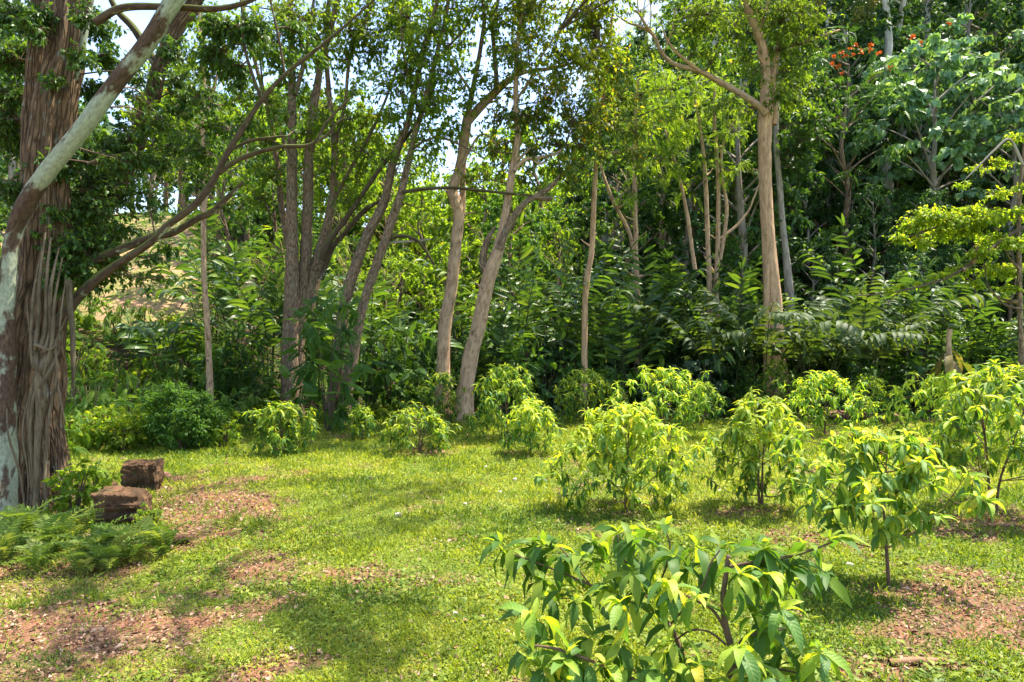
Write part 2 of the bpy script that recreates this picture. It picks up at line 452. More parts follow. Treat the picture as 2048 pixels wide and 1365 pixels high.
# ------------------------------------------------------------------ the ground
DIRT = [  # (px, py, half-width, half-height, weight) of bare or littered ground as it lies on the lawn
    (430, 1010, 130, 50, 1.5), (300, 1080, 160, 40, 1.25), (110, 1270, 230, 60, 1.2), (60, 1150, 300, 36, 1.3), (300, 1190, 170, 34, 0.55),
    (660, 1150, 110, 22, 0.75), (520, 1120, 120, 18, 0.5), (480, 960, 90, 14, 0.6), (700, 1190, 110, 20, 0.45), (20, 1340, 220, 40, 0.8), (420, 1330, 160, 40, 0.45),
    (1785, 1180, 130, 24, 1.0), (1930, 1230, 190, 60, 1.2), (2000, 1045, 130, 42, 1.05), (1860, 1070, 90, 28, 0.6), (1800, 1335, 300, 34, 1.05), (1960, 1290, 150, 30, 0.6),
    (1520, 1022, 110, 16, 1.0), (1250, 1022, 90, 14, 0.9), (1140, 968, 60, 12, 0.9), (1062, 913, 55, 9, 1.0), (1655, 873, 50, 8, 1.0), (1630, 935, 60, 16, 0.85),
    (1850, 888, 80, 22, 0.75), (1890, 935, 120, 14, 0.9), (1800, 842, 180, 14, 1.0), (838, 905, 60, 6, 1.0), (720, 868, 160, 8, 0.9), (1015, 881, 45, 6, 0.9), (1335, 882, 40, 5, 0.9),
    (1640, 1120, 160, 34, 0.55), (1400, 1330, 130, 40, 0.8), (1600, 1230, 130, 34, 0.5), (1350, 1050, 120, 18, 0.5), (1150, 1060, 120, 20, 0.4), (1690, 1180, 90, 18, 0.6),
    (1090, 1230, 60, 16, 0.4), (930, 1340, 100, 25, 0.3), (750, 1010, 120, 14, 0.25), (200, 1240, 330, 70, 1.1), (390, 1050, 150, 50, 1.2), (520, 1140, 190, 40, .85), (1950, 1200, 220, 110, .8), (1700, 1090, 200, 45, .6), (820, 1160, 160, 26, .5), (150, 1000, 140, 60, 0.8)]

def dirt_mask(x, y):
    x = np.asarray(x, float); y = np.asarray(y, float)
    px = CX + F * x / np.maximum(y, 0.5); py = CY + F * HC / np.maximum(y, 0.5)
    m = np.zeros_like(px)
    for (a, b, rx, ry, w) in DIRT:
        d = ((px - a) / rx) ** 2 + ((py - b) / ry) ** 2
        m = np.maximum(m, w * np.exp(-d * 0.9))
    n = fbm(x * 1.3 + 5, y * 1.3, 21, 5)
    n2 = fbm(x * 5.0, y * 5.0, 31, 3)
    v = m * 0.80 + (n - 0.5) * 1.5 + (n2 - 0.5) * 1.1
    near = smooth(9, 4, y) * 0.10
    v = smooth(0.20, 0.86, v + near)
    left = smooth(-0.56, -0.66, x / np.maximum(y, 1)) * smooth(16, 12, y) * 0.6
    return np.clip(np.maximum(v, left), 0, 1)

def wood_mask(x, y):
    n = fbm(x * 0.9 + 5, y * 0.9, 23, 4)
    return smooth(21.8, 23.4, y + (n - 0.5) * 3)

def meadow_mask(x, y):
    u = x / np.maximum(y, 1)
    return smooth(25, 28, y) * smooth(-0.42, -0.47, u + 0.05 * (fbm(x * .3, y * .3, 25) - .5))

def graded(lo, hi, fine_lo, fine_hi, step, growth):
    a = list(np.arange(fine_lo, fine_hi + 1e-6, step)); s = step
    while a[-1] < hi: s *= growth; a.append(a[-1] + s)
    s = step; b = []
    c = fine_lo
    while c > lo: s *= growth; c -= s; b.append(c)
    return np.array(b[::-1] + a)

gx = graded(-420, 420, -13, 13, 0.15, 1.10)
gy = graded(-120, 600, 2.5, 24, 0.15, 1.10)
GX, GY = np.meshgrid(gx, gy)
GZ = ground_h(GX, GY)
nx, ny = len(gx), len(gy)
gm = MB()
ii = np.arange(ny - 1)[:, None] * nx + np.arange(nx - 1)[None, :]
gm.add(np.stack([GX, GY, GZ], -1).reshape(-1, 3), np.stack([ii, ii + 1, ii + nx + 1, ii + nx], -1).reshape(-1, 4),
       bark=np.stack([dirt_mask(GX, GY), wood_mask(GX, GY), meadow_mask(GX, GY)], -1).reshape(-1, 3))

k = NT('ground_soil_and_grass')
go = k.n('ShaderNodeTexCoord').outputs['Object']
gsp = k.n('ShaderNodeSeparateXYZ'); k.l(k.attr('bark').outputs['Vector'], gsp.inputs[0]); da = gsp.outputs['X']
s1 = k.noise(go, 2.2, 6); s2 = k.noise(go, 22, 5); s3 = k.noise(go, 60, 3)
soil = k.ramp(s2, [(0.3, (0.07, 0.036, 0.022)), (0.52, (0.16, 0.088, 0.052)), (0.72, (0.28, 0.18, 0.12))])
soil = k.mix(k.ramp(s1, [(0.45, (0, 0, 0)), (0.6, (0.7, 0.7, 0.7))]), soil, (0.23, 0.10, 0.055))
green = k.ramp(s3, [(0.3, (0.045, 0.075, 0.014)), (0.5, (0.11, 0.155, 0.024)), (0.7, (0.20, 0.22, 0.045))])
gcol = k.mix(da, green, soil)
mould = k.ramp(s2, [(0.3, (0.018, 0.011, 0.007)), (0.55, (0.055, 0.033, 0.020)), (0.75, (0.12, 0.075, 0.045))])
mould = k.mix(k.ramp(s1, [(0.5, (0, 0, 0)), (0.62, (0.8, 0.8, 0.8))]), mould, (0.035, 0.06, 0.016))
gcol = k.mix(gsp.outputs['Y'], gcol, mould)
mead = k.ramp(k.noise(go, 1.1, 6), [(0.36, (0.13, 0.16, 0.04)), (0.5, (0.24, 0.20, 0.08)), (0.62, (0.33, 0.20, 0.12))])
gcol = k.mix(gsp.outputs['Z'], gcol, mead)
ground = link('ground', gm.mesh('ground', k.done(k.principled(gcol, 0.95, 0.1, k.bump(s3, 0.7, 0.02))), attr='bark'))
tag(ground, 'mown lawn clearing with reddish bare soil patches rising into wooded banks', kind='structure')

# ------------------------------------------------------------------ leaf templates (x across, y along, z up)
T_DIAMOND = (np.array([[0, 0, 0], [-0.5, 0.42, 0.10], [0, 1, -0.12], [0.5, 0.42, 0.10]]), np.array([[0, 2, 1], [0, 3, 2]]))
T_LEAF = (np.array([[0, 0, 0], [0, 0.5, 0.03], [0, 1, -0.28], [-0.5, 0.42, 0.10], [0.5, 0.42, 0.10]]),
          np.array([[0, 1, 3], [1, 2, 3], [0, 4, 1], [1, 4, 2]]))
T_LANCE = (np.array([[0, 0, 0], [-0.42, 0.28, 0.06], [0, 0.35, 0.02], [0.42, 0.28, 0.06], [-0.40, 0.62, -0.02], [0, 0.66, -0.08], [0.40, 0.62, -0.02], [0, 1, -0.38]]),
           np.array([[0, 2, 1], [0, 3, 2], [1, 2, 5], [1, 5, 4], [2, 3, 6], [2, 6, 5], [4, 5, 7], [5, 6, 7]]))

def compound(npairs, lw=0.36, ll=0.42, taper=True):
    """pinnate leaf: paired leaflets along a drooping midrib, as one template of unit length"""
    V = []; Fc = []
    for i in range(npairs):
        t = 0.16 + 0.84 * i / (npairs - 1)
        z = -0.30 * t * t
        s = ll * (math.sin(math.pi * (0.18 + 0.74 * t)) if taper else 1.0)
        for sg in (-1, 1):
            d = unit(np.array([sg * 0.9, 0.5, -0.22])); sd = np.array([0.45, -0.9 * sg, 0.0]) * sg
            b = np.array([0, t, z]); n = len(V)
            V += [b, b + d * s * 0.45 + sd * s * lw * 0.5, b + d * s + np.array([0, 0, -0.12 * s]), b + d * s * 0.45 - sd * s * lw * 0.5]
            Fc += [[n, n + 1, n + 2], [n, n + 2, n + 3]]
    n = len(V)
    V += [np.array([0, 1.0, -0.30]), np.array([-0.07, 1.12, -0.36]), np.array([0, 1.28, -0.46]), np.array([0.07, 1.12, -0.36])]
    Fc += [[n, n + 1, n + 2], [n, n + 2, n + 3]]
    V += [np.array([-0.008, 0, 0]), np.array([0.008, 0, 0]), np.array([0.006, 0.55, -0.09]), np.array([-0.006, 0.55, -0.09]), np.array([0, 1.0, -0.30])]
    n += 4
    Fc += [[n, n + 1, n + 2], [n, n + 2, n + 3], [n + 3, n + 2, n + 4]]
    return np.array(V), np.array(Fc)
T_COMP = compound(6)
T_COMP_BIG = compound(8, 0.42, 0.46)

def put_leaves(mb, pos, d, nh, L, Wd, tmpl, rnd):
    T, Fc = tmpl
    d = unit(d); side = unit(np.cross(d, nh)); nn = np.cross(side, d)
    L = np.broadcast_to(L, (len(pos),)); Wd = np.broadcast_to(Wd, (len(pos),))
    v = (pos[:, None, :] + (T[None, :, 0] * Wd[:, None])[..., None] * side[:, None, :]
         + (T[None, :, 1] * L[:, None])[..., None] * d[:, None, :] + (T[None, :, 2] * L[:, None])[..., None] * nn[:, None, :])
    kk = len(T); n = len(pos)
    f = Fc[None] + (np.arange(n) * kk)[:, None, None]
    mb.add(v.reshape(-1, 3), t=f.reshape(-1, 3), rnd=np.repeat(rnd, kk))

def twig_prisms(mb, a, m, b, r0, r1):
    """many thin three-sided twigs at once, from a over m to b"""
    n = len(a)
    ax = unit(b - a); h = np.where(np.abs(ax[:, 2:3]) > 0.9, np.array([[1.0, 0, 0]]), np.array([[0, 0, 1.0]]))
    u = unit(np.cross(ax, h)); w = np.cross(ax, u)
    rings = []
    r0 = np.broadcast_to(r0, (n,)); r1 = np.broadcast_to(r1, (n,))
    for c, r in ((a, r0), (m, 0.5 * (r0 + r1)), (b, r1)):
        for th in (0, 2.094, 4.189):
            rings.append(c + r[:, None] * (math.cos(th) * u + math.sin(th) * w))
    v = np.stack(rings, 1)
    q = []
    for s in range(2):
        for j in range(3):
            q.append([s * 3 + j, s * 3 + (j + 1) % 3, s * 3 + 3 + (j + 1) % 3, s * 3 + 3 + j])
    f = np.array(q)[None] + (np.arange(n) * 9)[:, None, None]
    mb.add(v.reshape(-1, 3), f.reshape(-1, 4), bark=(v - v[:, :1]).reshape(-1, 3))

def grow(leaves, twigs, blobs, skel, ll, lw, tmpl, cov, rng, droop=0.35, flat=0.8, rbias=0.0, twr=0.006, limb_r=0.018, per=9, tcount=1.0):
    """leafy sprays: a side branch from the nearest limb into each cloud, twigs from it, leaves along the twigs"""
    skel = np.asarray(skel)
    for b in blobs:
        c = np.array(b[:3]); r = b[3]; cv = cov * (b[4] if len(b) > 4 else 1.0); rb = rbias + (b[5] if len(b) > 5 else 0.0)
        N = max(6, int(cv * math.pi * r * r / (0.5 * ll * lw)))
        if tmpl[0].shape[0] > 20: N = max(4, int(cv * math.pi * r * r / (0.55 * ll * ll)))
        nt = max(4, int(N / per))
        dd = np.linalg.norm(skel - c, axis=1) + 0.6 * np.maximum(0, skel[:, 2] - c[2])
        s = skel[np.argmin(dd)]
        mid = 0.5 * (s + c) + np.array([0, 0, 0.08 * np.linalg.norm(c - s)]) + rng.normal(0, 0.06, 3) * np.linalg.norm(c - s)
        if twigs is not None:
            tube(twigs, [s, mid, c], [limb_r * min(1.6, 0.5 + 0.35 * np.linalg.norm(c - s)) + twr, limb_r * 0.7 + twr * .5, twr], seg=5, sub=4)
        t = rng.uniform(0.35, 1.0, nt)[:, None]
        st = (1 - t) ** 2 * s + 2 * t * (1 - t) * mid + t * t * c
        e = unit(rng.normal(0, 1, (nt, 3))) * (rng.uniform(0.1, 1, nt) ** 0.45)[:, None] * r * np.array([1, 1, flat])
        en = c + e
        mm = 0.5 * (st + en) + np.array([0, 0, 0.12]) * r + rng.normal(0, 0.08 * r, (nt, 3))
        if twigs is not None:
            twig_prisms(twigs, st, mm, en, twr, twr * 0.35)
        ti = rng.integers(0, nt, N)
        u = rng.uniform(0.25, 1.02, N)[:, None]
        a, m, z = st[ti], mm[ti], en[ti]
        pos = (1 - u) ** 2 * a + 2 * u * (1 - u) * m + u * u * z
        tan = unit(2 * (1 - u) * (m - a) + 2 * u * (z - m))
        dr = unit(rng.normal(0, 1, (N, 3)))
        d = tan * 0.55 + dr * 0.75 + np.array([0, 0, -droop])
        nh = np.array([0, 0, 1.0]) + rng.normal(0, 0.45, (N, 3))
        L = ll * rng.uniform(0.65, 1.25, N)
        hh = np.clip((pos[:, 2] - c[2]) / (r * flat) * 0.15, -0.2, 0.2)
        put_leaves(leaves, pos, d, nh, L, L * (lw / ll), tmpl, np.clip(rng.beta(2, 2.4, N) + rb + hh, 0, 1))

# ------------------------------------------------------------------ traced trees
def trace(pts, Y, drop=None):
    out = []
    for p in pts:
        out.append(P(p[0], p[1], Y + (p[2] if len(p) > 2 else 0.0)))
    if drop is not None:
        b = out[0].copy(); b[2] = gh(b[0], b[1]) - drop
        if out[0][2] - b[2] > 0.15: out.insert(0, b)
        else: out[0][2] = b[2]
    return out

def limb(root, name, pts, widths, mat, Y, seg=12, drop=None, flute=0.0, rough=0.07, sub=6, seed=0.0, nfl=7, label=None):
    w = trace(pts, Y, drop)
    rad = [x * (0.78 if mat is M['bark_brown'] else 0.84) / 2.0 / F * Y for x in widths]
    if len(rad) < len(w): rad = [rad[0] * 1.7, rad[0] * 1.12] + rad[1:]
    mb = MB(); c = tube(mb, w, rad, seg, sub, rough, flute, nfl, seed)
    o = part(name, mb, mat, root)
    if label: o['label'] = label
    return c

def blobs_px(lst, Y, rng, dy=1.0):
    out = []
    for b in lst:
        px, py, r = b[:3]
        yy = Y + (b[3] if len(b) > 3 and b[3] is not None else rng.uniform(-dy, dy))
        p = P(px, py, yy)
        out.append((p[0], p[1], p[2], r / F * yy, b[4] if len(b) > 4 else 1.0, b[5] if len(b) > 5 else 0.0))
    return out

def base_of(px, Y):
    x = (px - CX) / F * Y
    return (x, Y, gh(x, Y))

# ---- the huge old tree at the left
def big_tree():
    rng = np.random.default_rng(5)
    Y = 10.6
    t = thing('old_fig_tree', 'huge old tree with braided aerial roots and a pale lichen covered leaning limb', 'tree', base_of(40, Y))
    sk = []
    sk.append(limb(t, 'trunk', [(30, 1040), (38, 960), (50, 850), (72, 700), (88, 560), (93, 450), (97, 330), (112, 200), (135, 80), (142, -60), (160, -250), (190, -480)],
                   [230, 165, 130, 112, 100, 94, 86, 82, 70, 62, 52, 36], M['bark_big'], Y + 0.25, seg=44, drop=0.15, flute=0.15, rough=0.14, sub=9, seed=1))
    sk.append(limb(t, 'limb', [(-22, 1045, -.1), (-4, 920), (6, 800), (12, 650), (17, 560), (24, 480), (50, 412, -.1), (88, 352, -.2), (168, 252, -.3), (236, 160, -.35), (300, 80, -.4), (347, 0, -.5), (400, -90, -.5), (450, -220, -.4), (520, -420, 0)],
                   [104, 76, 54, 37, 33, 34, 39, 38, 37, 37, 38, 38, 34, 29, 16], M['bark_lichen'], Y - 0.45, seg=28, drop=0.15, rough=0.07, flute=0.03, sub=8, seed=2,
                   label='pale lichen covered leaning limb with brown bare patches'))
    sk.append(limb(t, 'limb', [(70, 420), (66, 300), (70, 200), (78, 80), (82, -80), (70, -300)], [56, 50, 46, 42, 38, 24], M['bark_big'], Y + 0.6, seg=24, flute=0.08, seed=3))
    sk.append(limb(t, 'limb', [(128, 190), (150, 140), (168, 60), (180, 0), (200, -120), (260, -320)], [36, 26, 20, 18, 16, 10], M['bark_lichen'], Y + 0.3, seg=14, seed=4))
    # far fork of the crown, behind
    sk.append(limb(t, 'limb', [(95, 620), (150, 520), (205, 420), (255, 322), (285, 250), (303, 200), (318, 140), (352, 60), (390, 5), (440, -90), (500, -250)],
                   [54, 50, 46, 44, 40, 38, 36, 34, 32, 26, 16], M['bark_big'], Y + 1.6, seg=18, flute=0.05, seed=5))
    sk.append(limb(t, 'limb', [(318, 140), (270, 60), (230, 15), (200, -60)], [22, 18, 15, 10], M['bark_moss'], Y + 1.6, seg=10, seed=5.5))
    # the long low limbs that reach over the clearing
    sk.append(limb(t, 'limb', [(100, 672), (128, 632), (151, 600), (197, 556), (246, 522), (300, 486), (337, 450), (387, 412), (424, 366), (453, 309), (476, 272), (524, 200), (570, 150), (634, 98), (690, 52), (760, -10)],
                   [34, 28, 25, 23, 20, 18, 17, 17, 16, 15, 14, 12, 10, 8, 6, 4], M['bark_moss'], Y, seg=12, seed=6, label='long low mossy limb reaching out over the clearing'))
    sk.append(limb(t, 'limb', [(95, 600), (130, 555), (165, 530), (200, 515), (246, 496), (302, 474), (345, 466), (390, 440), (424, 424), (454, 396), (486, 364)],
                   [36, 30, 26, 24, 22, 19, 17, 16, 14, 12, 8], M['bark_moss'], Y + 0.3, seg=12, seed=7))
    sk.append(limb(t, 'limb', [(440, 345), (471, 323), (512, 306), (562, 294), (626, 288), (655, 242), (702, 196)], [12, 12, 11, 10, 9, 6, 4], M['bark_moss'], Y, seg=9, seed=8))
    sk.append(limb(t, 'limb', [(626, 288), (652, 272), (676, 245), (690, 236)], [7, 6, 5, 3], M['bark_moss'], Y, seg=7, seed=8.5))
    sk.append(limb(t, 'limb', [(462, 300), (500, 282), (540, 276), (575, 272)], [8, 8, 7, 4], M['bark_moss'], Y, seg=7, seed=9))
    sk.append(limb(t, 'limb', [(190, 45), (246, 16), (334, 14), (430, 18), (492, 5), (540, -20)], [20, 18, 16, 14, 12, 8], M['bark_moss'], Y - .8, seg=9, seed=10))
    sk.append(limb(t, 'limb', [(524, 200), (505, 150), (488, 90), (484, 20), (470, -60)], [8, 8, 7, 6, 4], M['bark_moss'], Y, seg=7, seed=11))
    sk.append(limb(t, 'limb', [(570, 150), (560, 90), (545, 20), (530, -60)], [6, 6, 5, 4], M['bark_moss'], Y, seg=7, seed=12))
    # lower buttress and aerial roots
    limb(t, 'buttress', [(116, 990), (112, 920), (104, 850), (98, 780), (88, 700)], [74, 54, 42, 34, 24], M['bark_big'], Y + 0.45, seg=20, drop=0.1, flute=0.12, rough=0.1, seed=13)
    limb(t, 'buttress', [(10, 1060), (22, 980), (28, 900), (36, 820)], [90, 52, 36, 24], M['bark_big'], Y - .25, seg=18, drop=0.1, flute=0.12, seed=14)
    roots = [([(92, 480), (93, 560), (90, 640), (84, 700)], [9, 9, 10, 13]), ([(101, 500), (103, 580), (98, 660), (92, 705)], [8, 9, 9, 12]),
             ([(80, 470), (81, 560), (76, 640), (72, 700)], [8, 9, 10, 12]), ([(110, 520), (112, 600), (106, 680), (96, 730)], [7, 8, 9, 12]),
             ([(72, 500), (70, 590), (66, 690), (70, 740)], [7, 8, 8, 10]), ([(88, 700), (80, 740), (80, 820), (78, 900), (74, 985), (68, 1040)], [26, 22, 17, 15, 14, 13]),
             ([(100, 690), (90, 730), (84, 760), (82, 820)], [22, 20, 16, 12]), ([(64, 690), (72, 720), (80, 750), (86, 800)], [20, 18, 14, 10]),
             ([(108, 700), (98, 745), (84, 770), (70, 790), (64, 860), (66, 960), (60, 1040)], [12, 12, 11, 9, 8, 8, 8]),
             ([(62, 745), (58, 830), (62, 930), (72, 1010)], [7, 7, 6, 6]), ([(96, 760), (102, 830), (92, 920), (88, 1020)], [7, 7, 6, 6]),
             ([(86, 880), (92, 960), (100, 1020)], [8, 8, 7]), ([(50, 760), (48, 860), (54, 960), (50, 1040)], [6, 6, 5, 5]), ([(0, 800), (20, 870), (40, 960), (52, 1020)], [5, 5, 5, 6]),
             ([(120, 640), (112, 690), (118, 740), (106, 790)], [7, 7, 6, 5]), ([(40, 600), (58, 660), (70, 720)], [6, 7, 7]), ([(115, 560), (122, 620), (118, 680)], [5, 5, 5]),
             ([(96, 740), (112, 770), (124, 800), (126, 850)], [9, 7, 6, 4]), ([(55, 700), (75, 690), (100, 700), (112, 690)], [9, 10, 9, 6])]
    for i, (p, w) in enumerate(roots):
        low = p[-1][1] > 980
        w3 = trace(p, Y - 0.62)
        w3[0] = w3[0] + np.array([0, .14, 0.05]); w = [w[0] * .5] + list(w[1:])
        w3 = [q + np.array([rng.normal(0, .010), rng.normal(0, .02), 0]) for q in w3]
        if low: w3[-1][2] = gh(w3[-1][0], w3[-1][1]) - 0.05
        mb = MB(); tube(mb, w3, [x * .7 / 2 / F * Y for x in w], 8, 6, 0.16, seed=20 + i)
        part('aerial_root', mb, M['bark_root'], t)
    for i, (p, w) in enumerate([([(60, 1020), (110, 1035), (170, 1052)], [16, 12, 5]), ([(10, 1040), (60, 1062), (110, 1085)], [18, 13, 6]), ([(-40, 1070), (-10, 1100), (30, 1125)], [24, 16, 8]), ([(90, 1000), (130, 1010), (165, 1030)], [14, 11, 5])]):
        # surface roots lie on the soil
        g = []
        for q in p:
            yy = F * HC / (q[1] - CY); xx = (q[0] - CX) / F * yy; g.append([xx, yy, gh(xx, yy) + 0.02])
        mb = MB(); tube(mb, g, [x / 2 / F * Y for x in w], 9, 5, 0.12, seed=40 + i); part('surface_root', mb, M['bark_big'], t)
    skel = np.concatenate(sk)
    lv, tw = MB(), MB()
    px = [(20, 30, 60), (40, 110, 50), (20, 200, 60), (30, 290, 60), (15, 380, 55), (200, 60, 55), (220, 120, 45), (165, 120, 40, -1.2), (170, 30, 40, -1.2), (60, 60, 40, -1.2), (190, 190, 40),
          (220, 300, 55), (260, 280, 55), (190, 360, 60), (240, 400, 60), (150, 420, 60), (110, 410, 55, -1), (130, 470, 60, -1), (180, 480, 55), (90, 500, 45, -1.0), (220, 470, 40), (60, 400, 40, -1.2), (150, 530, 45, -.8), (110, 560, 45, -.9), (190, 570, 40, .2), (230, 540, 40),
          (330, 260, 55), (370, 230, 55), (420, 200, 60), (370, 160, 55), (420, 120, 55), (350, 100, 45), (470, 150, 55), (430, 60, 60), (500, 60, 60), (300, 390, 50), (330, 330, 50), (390, 300, 55), (440, 260, 50), (300, 160, 40), (480, 250, 50),
          (300, 520, 40, None, .7), (350, 500, 45, None, .6), (270, 560, 45, None, .6), (330, 560, 40, None, .5), (400, 360, 45, None, .7), (450, 420, 35, None, .4), (540, 230, 40, None, .6), (560, 120, 45, None, .7), (600, 70, 45, None, .7), (640, 130, 35, None, .6), (520, 310, 30, None, .5), (590, 260, 30, None, .4)]
    px += [(150, 250, 45), (110, 330, 45, -.9), (170, 310, 45), (120, 380, 45, -1), (90, 440, 40, -1), (170, 440, 50), (210, 510, 45), (140, 500, 45), (250, 340, 50), (280, 330, 45), (20, 440, 45, -1), (70, 30, 45, -1), (100, 160, 30, -1.2), (200, 420, 50), (100, 570, 35, -1), (70, 530, 35, -1), (0, 120, 60), (0, 250, 60), (340, 440, 35, None, .5), (260, 460, 45), (310, 230, 45), (360, 290, 45), (420, 330, 40)]
    px += [(110, 425, 36, -.9, .7), (140, 480, 45, -.9, .7), (95, 505, 32, -.95, .7), (170, 555, 40, -.8, .7), (70, 470, 26, -.9, .5), (60, 330, 24, -.8, .5), (130, 300, 26, -.2, .6), (110, 110, 22, -.3, .5), (200, 500, 40, -.6, .7)]
    px = [(b[0], b[1], b[2], (.6 if (b[3] or 0) <= -1 and b[1] > 280 else b[3]) if len(b) > 3 else None, (b[4] if len(b) > 4 else 1.0) * (.5 if b[0] > 235 and b[1] > 150 else 1.0)) for b in px]
    grow(lv, tw, blobs_px(px, Y + .9, rng, 0.8), skel, 0.095, 0.048, T_LEAF, 2.6, rng, droop=0.45, twr=0.005, limb_r=0.012)
    # crown above the frame; unseen leaf clouds added to band the lawn with shade
    up = []
    bands = ((5.0, 5.9), (6.6, 7.5), (9.6, 10.6), (12.2, 13.4))
    for i in range(28):
        lo, hi = bands[i % 4]; ys = rng.uniform(lo, hi); xs = rng.uniform(-.62 * ys - .3, -.05 * ys)
        z = rng.uniform(9.0, 11.5)
        z = max(z, (2.6 + .487 * ys + 1.3) / (1 - .487 * .229) + .2)
        if xs / ys < -.46 and 7.5 < ys < 11.5: continue
        up.append((xs + .431 * z, ys + .229 * z, z, rng.uniform(0.45, 0.9), 0.6))
    for _ in range(16):
        up.append((rng.uniform(-10, -5.5), rng.uniform(8, 14), rng.uniform(10.5, 13), rng.uniform(.7, 1.1), .8))
    mb = MB()
    for j, e in ((0, (-10.5, 9, 13)), (0, (-6.5, 13, 13.2)), (1, (-1.0, 9.5, 12.4)), (4, (-3.4, 13.6, 13.4)), (1, (1.6, 10.6, 11.6)), (4, (.8, 14.2, 14.0))):
        a = sk[j][-1]; e = np.array(e)
        tube(mb, [a, (a + e) / 2 + np.array([0, 0, .5]), e], [.11, .08, .035], 8, 6)
        sk.append(np.linspace(a, e, 9))
    part('upper_limbs', mb, M['bark_big'], t)
    grow(lv, tw, up, np.concatenate(sk), 0.12, 0.06, T_LEAF, 0.8, rng, droop=0.4)
    part('twigs', tw, M['twig'], t, kind='stuff')
    part('crown', lv, M['leaf_dark'], t, attr='rnd', kind='stuff')
big_tree()

# ---- the dead stem that hangs from it
def hanging_stem():
    Y = 10.4
    p = P(140, 575, Y)
    t = thing('hanging_dead_stem', 'shredded brown dead stem hanging beside the huge old trunk', 'dead stem', p)
    limb(t, 'stem', [(138, 560), (139, 600), (145, 660), (146, 720), (147, 760)], [14, 15, 12, 11, 7], M['bark_root'], Y, seg=9, seed=60)
    for i, a in enumerate(([(146, 745), (142, 780), (141, 805)], [(148, 750), (148, 790), (149, 812)], [(143, 735), (147, 770), (145, 795)])):
        limb(t, 'strand', a, [4, 3, 2], M['bark_root'], Y, seg=5, seed=61 + i)
hanging_stem()

def traced_tree(name, label, Y, base_px, mat, stems, px, leaf, ll, lw, cov, seed, tmpl=T_LEAF, up=(), cat='tree', droop=.35, dy=1.2, group=None, twr=0.008, limb_r=0.02, rb=0.0, flat=.8, spread=1.6):
    rng = np.random.default_rng(seed)
    t = thing(name, label, cat, base_of(base_px, Y), group)
    sk = []
    for i, s in enumerate(stems):
        pts, w = s[0], s[1]; opt = s[2] if len(s) > 2 else {}
        m = opt.get('mat', mat)
        c = limb(t, opt.get('name', 'limb'), pts, w, m, Y + opt.get('dY', 0.0), seg=opt.get('seg', 12), drop=opt.get('drop'), flute=opt.get('flute', 0.02), rough=opt.get('rough', 0.15), seed=seed + i * 1.7)
        sk.append(c)
    for cc in sk[:2]:
        for _ in range(4):
            j = rng.integers(int(len(cc) * .2), int(len(cc) * .75)); az = rng.uniform(0, 6.28); Ls = rng.uniform(.12, .4); rs = rng.uniform(.015, .035)
            dv_ = np.array([math.cos(az), math.sin(az), rng.uniform(.1, .8)])
            mb = MB(); tube(mb, [cc[j], cc[j] + dv_ * (Ls * .6 + .1), cc[j] + dv_ * (Ls + .15) + np.array([0, 0, rng.uniform(-.05, .1)])], [rs * 2.4, rs, rs * .7], 7, 4, .2)
            part('broken_stub', mb, mat, t)
    lv, tw = MB(), MB()
    px = [(b[0], b[1], b[2] * spread) + tuple(b[3:]) for b in px]
    bl = blobs_px(px, Y, rng, dy) + [tuple(u) for u in up]
    grow(lv, tw, bl, np.concatenate(sk), ll, lw, tmpl, cov * 0.95, rng, droop=droop, twr=twr, limb_r=limb_r, rbias=rb, flat=flat)
    part('twigs', tw, M['twig'], t, kind='stuff')
    part('crown', lv, M[leaf], t, attr='rnd', kind='stuff')
    return t

TR = {'name': 'trunk', 'drop': 0.2, 'seg': 18}
